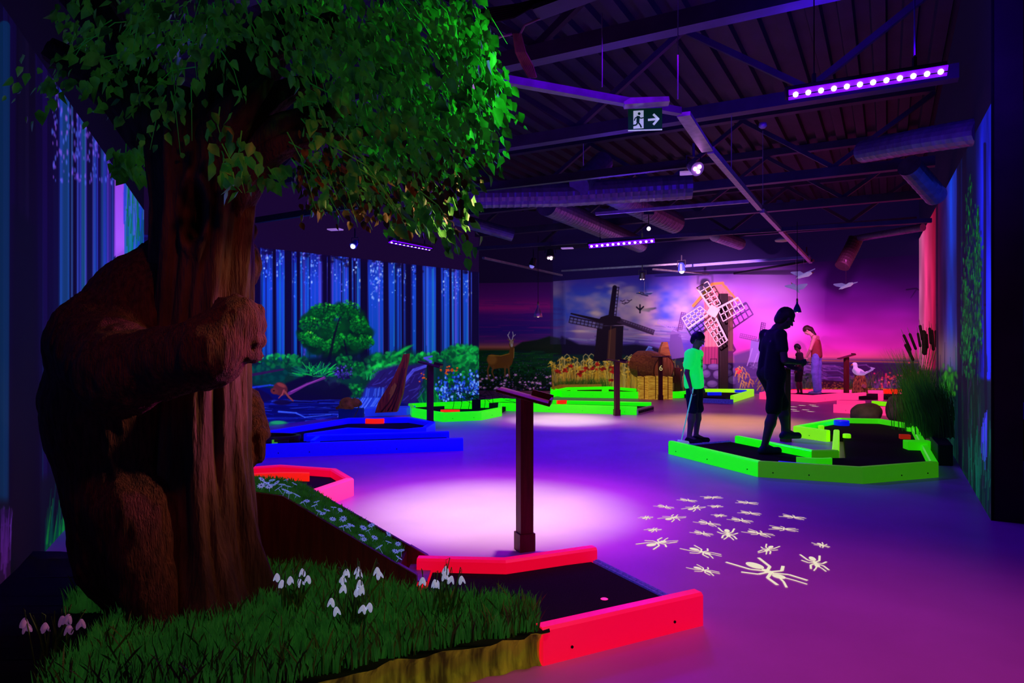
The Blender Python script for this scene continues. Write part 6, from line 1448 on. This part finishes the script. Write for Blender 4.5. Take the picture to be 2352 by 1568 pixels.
# boy
J_curl.update({'personL': .9, 'personR': 1.1})
sc = 1.45/1.75; H = lambda z: z*sc
bx, by = at(1594, 1015, 0)
JB = dict(hip=(0,0,.76), chest=(0,-.01,1.03), neck=(0,.02,1.19), head=(.0,.055,1.325), look=(.05,.85,-.42), shL=(-.145,0,1.13), shR=(.145,0,1.13), elL=(-.185,-.04,.90), elR=(.19,-.03,.90), wrL=(-.17,.04,.71), wrR=(.205,.03,.70),
          hdR=(.0,.15,-1), pnR=(-.3,1,0), hpL=(-.075,0,.74), hpR=(.075,0,.74), knL=(-.08,.03,.42), knR=(.085,.01,.42), anL=(-.08,.0,.075), anR=(.10,-.03,.075), toL=(-.09,.13,.028), toR=(.13,.10,.028))
fl = mat('fluorescent green shirt', (.05,.80,.20), emit=(.0,.95,.09), es=.62, rough=.7, var=.08, scale=6)
eb = person('person', (bx, by, 0), -2.15+math.pi*.0, JB, sc, 'boy in a bright green T-shirt and dark shorts looking down, holding a putter', SK((.22,.11,.10)), mat('black hair', (.008,.006,.02), rough=.5, var=.3, scale=30), fl, mat('navy shorts', (.006,.006,.03), rough=.8, var=.2, scale=9), M['black'], vox=.0068, loose=.030)
# spider emblem on the chest
q = MB(); cy2 = .104
def sp(pts, w_): 
    for i in range(len(pts)-1): q.bar((pts[i][0], cy2, pts[i][1]), (pts[i+1][0], cy2, pts[i+1][1]), w_, .003, up=(0,1,0))
q.ell((.0,cy2,1.02), (.011,.003,.022), 10, 6); q.ell((0,cy2,1.05), (.008,.003,.010), 10, 6); q.ell((0,cy2,.985), (.007,.003,.014), 8, 6)
for s_ in (-1, 1): sp([(0,1.045),(s_*.022,1.06),(s_*.018,1.11)], .005); sp([(0,1.03),(s_*.03,1.035),(s_*.032,1.075)], .0045); sp([(0,1.0),(s_*.028,1.0),(s_*.035,.965)], .0045); sp([(0,.99),(s_*.018,.975),(s_*.016,.945)], .005)
o = q.build('spider_emblem', M['black'], eb, world=False); o.location = (.0,.0,0)
# glasses
q = MB(); hd_ = Vector(JB['head']); lk = Vector(JB['look']).normalized(); sd = lk.cross(V3(0,0,1)).normalized(); hu_ = sd.cross(lk)
for s_ in (-1, 1):
    c = hd_+(lk*.098+sd*.031*s_+hu_*.010)*sc; q.tube([c+(sd*math.cos(a*math.pi/6)*.022+hu_*math.sin(a*math.pi/6)*.018)*sc for a in range(13)], .0018, 5); q.tube([c+sd*s_*.02, hd_+(sd*.078*s_+hu_*.0)*sc], .0016, 5)
q.tube([hd_+(lk*.100+sd*.01+hu_*.01)*sc, hd_+(lk*.100-sd*.01+hu_*.01)*sc], .0018, 5); q.build('glasses', M['rail'], eb, world=False)
# putter
Rz = Matrix.Rotation(-2.15, 3, 'Z'); hw = Vector((bx, by, 0))+Rz@Vector((.205,.06,.62)); ft = Vector((dep(1565,992,by-.25)[0], by-.25, .03))
e = empty('putter', (ft.x, ft.y, 0), 'pale translucent green putter hanging from the boy\'s hand', 'golf club')
q = MB(); q.tube([hw+Vector((0,0,.10)), ft+Vector((0,0,.03))], [.010,.007], 10); q.build('shaft', mat('pale green shaft', (.3,.8,.7), emit=(.1,.7,.5), es=.30, rough=.3, var=.1, scale=20), e, smooth=True)
q = MB(); q.tube([ft+Vector((-.05,-.01,.02)), ft+Vector((.07,-.02,.0))], [.024,.024], 14); q.ell(ft+Vector((.075,-.02,.0)), (.02,.024,.024), 10, 6); q.build('club_head', mat('white club head', (.7,.75,.85), emit=(.4,.5,.7), es=.25, rough=.35, var=.1, scale=20), e, smooth=True)

# striding man
mx, my = at(1790, 1040, .08); sc = 1.0
JM = dict(hip=(0,0,.96), chest=(0,.03,1.27), neck=(0,.08,1.44), head=(0,.18,1.555), look=(0,.85,-.45), shL=(-.165,.03,1.375), shR=(.165,.03,1.375), elL=(-.22,.03,1.10), elR=(.22,.04,1.10), wrL=(-.15,.25,1.05), wrR=(.14,.27,1.07), hdL=(.25,1,.05), hdR=(-.25,1,.05), pnL=(1,0,.1), pnR=(-1,0,.1),
          hpL=(-.09,0,.93), hpR=(.09,.02,.93), knL=(-.10,.20,.58), knR=(.09,-.01,.55), anL=(-.10,.24,.30), anR=(.09,-.12,.165), toL=(-.10,.37,.24), toR=(.09,.02,.112))
em = person('person', (mx-.08, my+.05, 0), -1.42, JM, sc, 'dark haired man in black T-shirt and shorts striding over the green board', SK((.07,.03,.05)), mat('dark brown hair', (.012,.006,.015), rough=.6, var=.3, scale=30), mat('black T-shirt', (.006,.006,.016), rough=.85, var=.2, scale=9), mat('black shorts', (.004,.004,.010), rough=.85, var=.2, scale=9), mat('blue black shoes', (.006,.008,.05), rough=.6, var=.2, scale=9), vox=.009, loose=.004)
Rm_ = Matrix.Rotation(-1.42, 3, 'Z'); pc = Vector((mx-.08, my+.05, 0))+Rm_@Vector((.0,.39,1.07)); q = MB(); q.box(pc, (.16,.10,.006), rz=-1.3); tag(q.build('score_card', mat('dark card', (.05,.03,.05), rough=.6, var=.2)), 'small dark card held out in the striding man\'s hands', 'card')

# girl in jeans
gx, gy = at(1876, 905, .08); sc = .95
JG = dict(hip=(0,0,.99), chest=(0,.02,1.28), neck=(0,.09,1.45), head=(0,.20,1.56), look=(0,.62,-.78), shL=(-.155,.02,1.39), shR=(.155,.02,1.39), elL=(-.19,.10,1.12), elR=(.19,.06,1.12), wrL=(-.10,.20,.94), wrR=(.15,.16,.90), hdL=(.2,.3,-1), hdR=(0,.15,-1), pnL=(1,0,0), pnR=(-1,.2,0),
          hpL=(-.085,0,.96), hpR=(.085,0,.96), knL=(-.11,.02,.58), knR=(.10,.0,.58), anL=(-.13,-.02,.165), anR=(.11,-.02,.165), toL=(-.14,.10,.11), toR=(.12,.10,.11))
J_curl.update({'personL': .5, 'personR': .5})
eg = person('person', (gx, gy, 0), .95, JG, sc, 'girl with long tied hair, sleeveless top and blue jeans, head bowed', SK((.75,.36,.34)), mat('auburn hair', (.04,.008,.012), rough=.5, var=.4, scale=40), mat('rust red sleeveless top', (.30,.05,.05), rough=.8, var=.2, scale=9), mat('blue denim', (.20,.20,.75), rough=.8, var=.25, scale=14, emit=(.06,.06,.6), es=.16), mat('pale blue socks', (.3,.35,.7), rough=.7, var=.1), short=False, hairstyle='long', tank=True, vox=.0085)
# child further back
kx, ky = 6.46, 15.35; sc = .68
JK = {k: tuple(c*.70 for c in v) for k, v in JB.items()}; JK['look'] = (0,.8,-.5)
JK = {k: (v if k == 'look' else tuple(c*1.17 for c in v)) for k, v in JK.items()}
person('person', (kx, ky, .08), .9, JK, 1.45/1.75*.70*1.17, 'small dark haired child half hidden behind the striding man', SK((.16,.06,.10)), mat('black child hair', (.01,.006,.02), rough=.6, var=.3, scale=30), mat('dark plum shirt', (.04,.015,.05), rough=.85, var=.2, scale=9), mat('dark trousers', (.02,.01,.04), rough=.85, var=.2, scale=9), M['black'], vox=.009)
# ---------- lamps ----------------------------------------------------------------
def area(name, loc, tgt, size, power, col, sy=None):
    l = bpy.data.lights.new(name, 'AREA'); l.energy = power; l.color = col; l.size = size
    if sy: l.shape = 'RECTANGLE'; l.size_y = sy
    o = bpy.data.objects.new(name, l); COL.objects.link(o); o.location = loc; o.rotation_euler = (Vector(tgt)-Vector(loc)).to_track_quat('-Z', 'Y').to_euler(); return o
def spot(name, loc, tgt, power, col, ang=60, blend=1.0, r=.08):
    l = bpy.data.lights.new(name, 'SPOT'); l.energy = power; l.color = col; l.spot_size = math.radians(ang); l.spot_blend = blend; l.shadow_soft_size = r
    o = bpy.data.objects.new(name, l); COL.objects.link(o); o.location = loc; o.rotation_euler = (Vector(tgt)-Vector(loc)).to_track_quat('-Z', 'Y').to_euler(); return o
BL = (.06,.0,1); VI = (.30,.02,1); MG = (1,.25,.9)
# violet light bars, then three added blue fills where no bar hangs
area('bar_and_fill_lamp', dep(1990,205,4.2), (1.3,7.4,0), 1.0, 4, (.10,0,1), .1)
area('bar_and_fill_lamp', (dep(1990,170,4.4)[0], 4.4, 3.1), (3.4,6.5,4.8), .9, 38, (.05,0,1), .1)
area('bar_and_fill_lamp', (1.66,9.9,2.68), (.6,8.6,0), .9, 60, (.10,.0,1), .1)
area('bar_and_fill_lamp', (1.66,10.1,3.0), (1.9,11,4.8), .9, 5, (.08,0,1), .1)
area('bar_and_fill_lamp', (-1.5,9.9,2.6), (-2.4,9.2,0), .8, 36, (.05,.0,1), .1)
area('bar_and_fill_lamp', (.2,7.6,3.2), (.2,7.4,0), 1.2, 62, (.09,.0,1), .3)  # unseen fills from here on, added for the blue ambient
area('bar_and_fill_lamp', (-1.7,7.0,3.0), (-1.9,7.4,0), 1.2, 26, (.06,.0,1), .3)
area('bar_and_fill_lamp', (.9,4.4,3.3), (.6,4.7,0), 1.2, 8, (.18,.0,1), .3)
# floor pools
spot('pool_spot', (.0,4.75,3.3), (-.14,5.35,0), 430, (1,.30,.75), 58, 1, .05)
spot('pool_spot', (.0,4.75,3.3), (-.14,5.25,0), 620, (.72,3.0,.36), 42, 1, .05)
spot('pool_spot', (.85,10.9,3.0), (.85,11.3,0), 300, (1,.6,.75), 58, 1, .05)
spot('pool_spot', (.85,10.9,3.0), (.85,11.3,0), 520, (.8,2.8,.5), 40, 1, .05)
spot('pool_spot', (.3,5.0,3.3), (.1,5.5,0), 190, (.8,.0,1), 76, 1, .1)
spot('pool_spot', (1.7,3.0,3.3), (1.45,3.0,0), 150, (.75,.15,.42), 70, 1, .2)
spot('pool_spot', (.9,2.0,3.0), (.8,2.4,0), 40, (1,.20,.32), 80, 1, .2)
spot('amber_spot', (3.6,11.3,3.2), (3.4,10.9,0), 500, (1,1.5,.0), 60, 1, .2)
spot('rose_spot', (1.8,13.2,3.2), (1.8,13.5,0), 120, (.8,.40,.28), 95, 1, .2)
# glow on the windmill wall and the dusk sky
spot('mill_spot', (2.2,11.6,3.1), (5.3,17.2,1.9), 4600, (.9,.40,.75), 40, 1, .04)
spot('sky_spot', (6.2,12.4,3.2), (7.9,16.6,1.35), 800, (1,.12,.75), 52, 1, .1)
spot('sky_spot', (4.6,14.0,3.0), (6.4,17,1.7), 240, (.9,.30,1), 60, 1, .1)
spot('shore_spot', (8.0,12.5,3.0), (9.4,16,1.5), 200, (1,.12,.45), 66, 1, .1)
spot('wheat_spot', (1.9,14.6,3.1), (2.2,17.7,.6), 120, (1,.62,.18), 70, 1, .1)
spot('cloud_spot', (2.4,13.6,2.6), (2.6,17.7,2.0), 120, (.6,.6,1), 80, 1, .2)
spot('green_spot', (.9,2.2,2.2), (-.45,3.2,2.5), 120, (.06,1,.10), 48, 1, .05)
spot('bear_spot', (-.15,1.6,2.6), (-1.3,2.9,1.1), 24, (1,.16,.05), 60, 1, .08)
spot('trunk_spot', (.35,3.1,2.0), (-1.1,2.95,1.4), 110, (1,.52,.25), 60, 1, .05)
spot('paw_spot', (.2,3.4,1.6), (-1.0,2.8,1.2), 90, (.9,.05,.8), 34, 1, .05)
spot('grass_spot', (.5,1.7,2.0), (-.25,2.6,.2), 22, (.6,.9,.12), 46, 1, .1)
spot('log_spot', (-.6,10.3,2.6), (-1.9,11.5,.7), 45, (1,.35,.12), 40, 1, .05)
area('roof_glow', (1.0,8.0,3.0), (1.0,8.0,4.8), 5, 4, (.30,.03,1), 5)
area('roof_glow', (-1.0,4.5,3.4), (-.2,5.5,4.8), 2, 2, (.45,.03,.8), 2)
spot('gull_fill', (6.5,9.0,1.0), (7.0,12.6,2.5), 60, (.75,.6,1), 50, 1, .1)  # unseen fill added low down to brighten the flying gulls
spot('boy_spot', (3.6,6.0,2.6), (2.3,8.7,1.0), 9, (.6,.2,.8), 40, 1, .1)
spot('girl_spot', (5.2,13.2,2.8), (7.0,15.8,1.2), 70, (1,.45,.55), 40, 1, .1)
spot('reed_spot', (3.2,8.4,2.9), (5.2,9.6,.8), 150, (.45,.8,.2), 50, 1, .1)
spot('rock_spot', (5.2,9.2,2.9), (6.4,11.1,.4), 90, (1,.5,.2), 50, 1, .1)
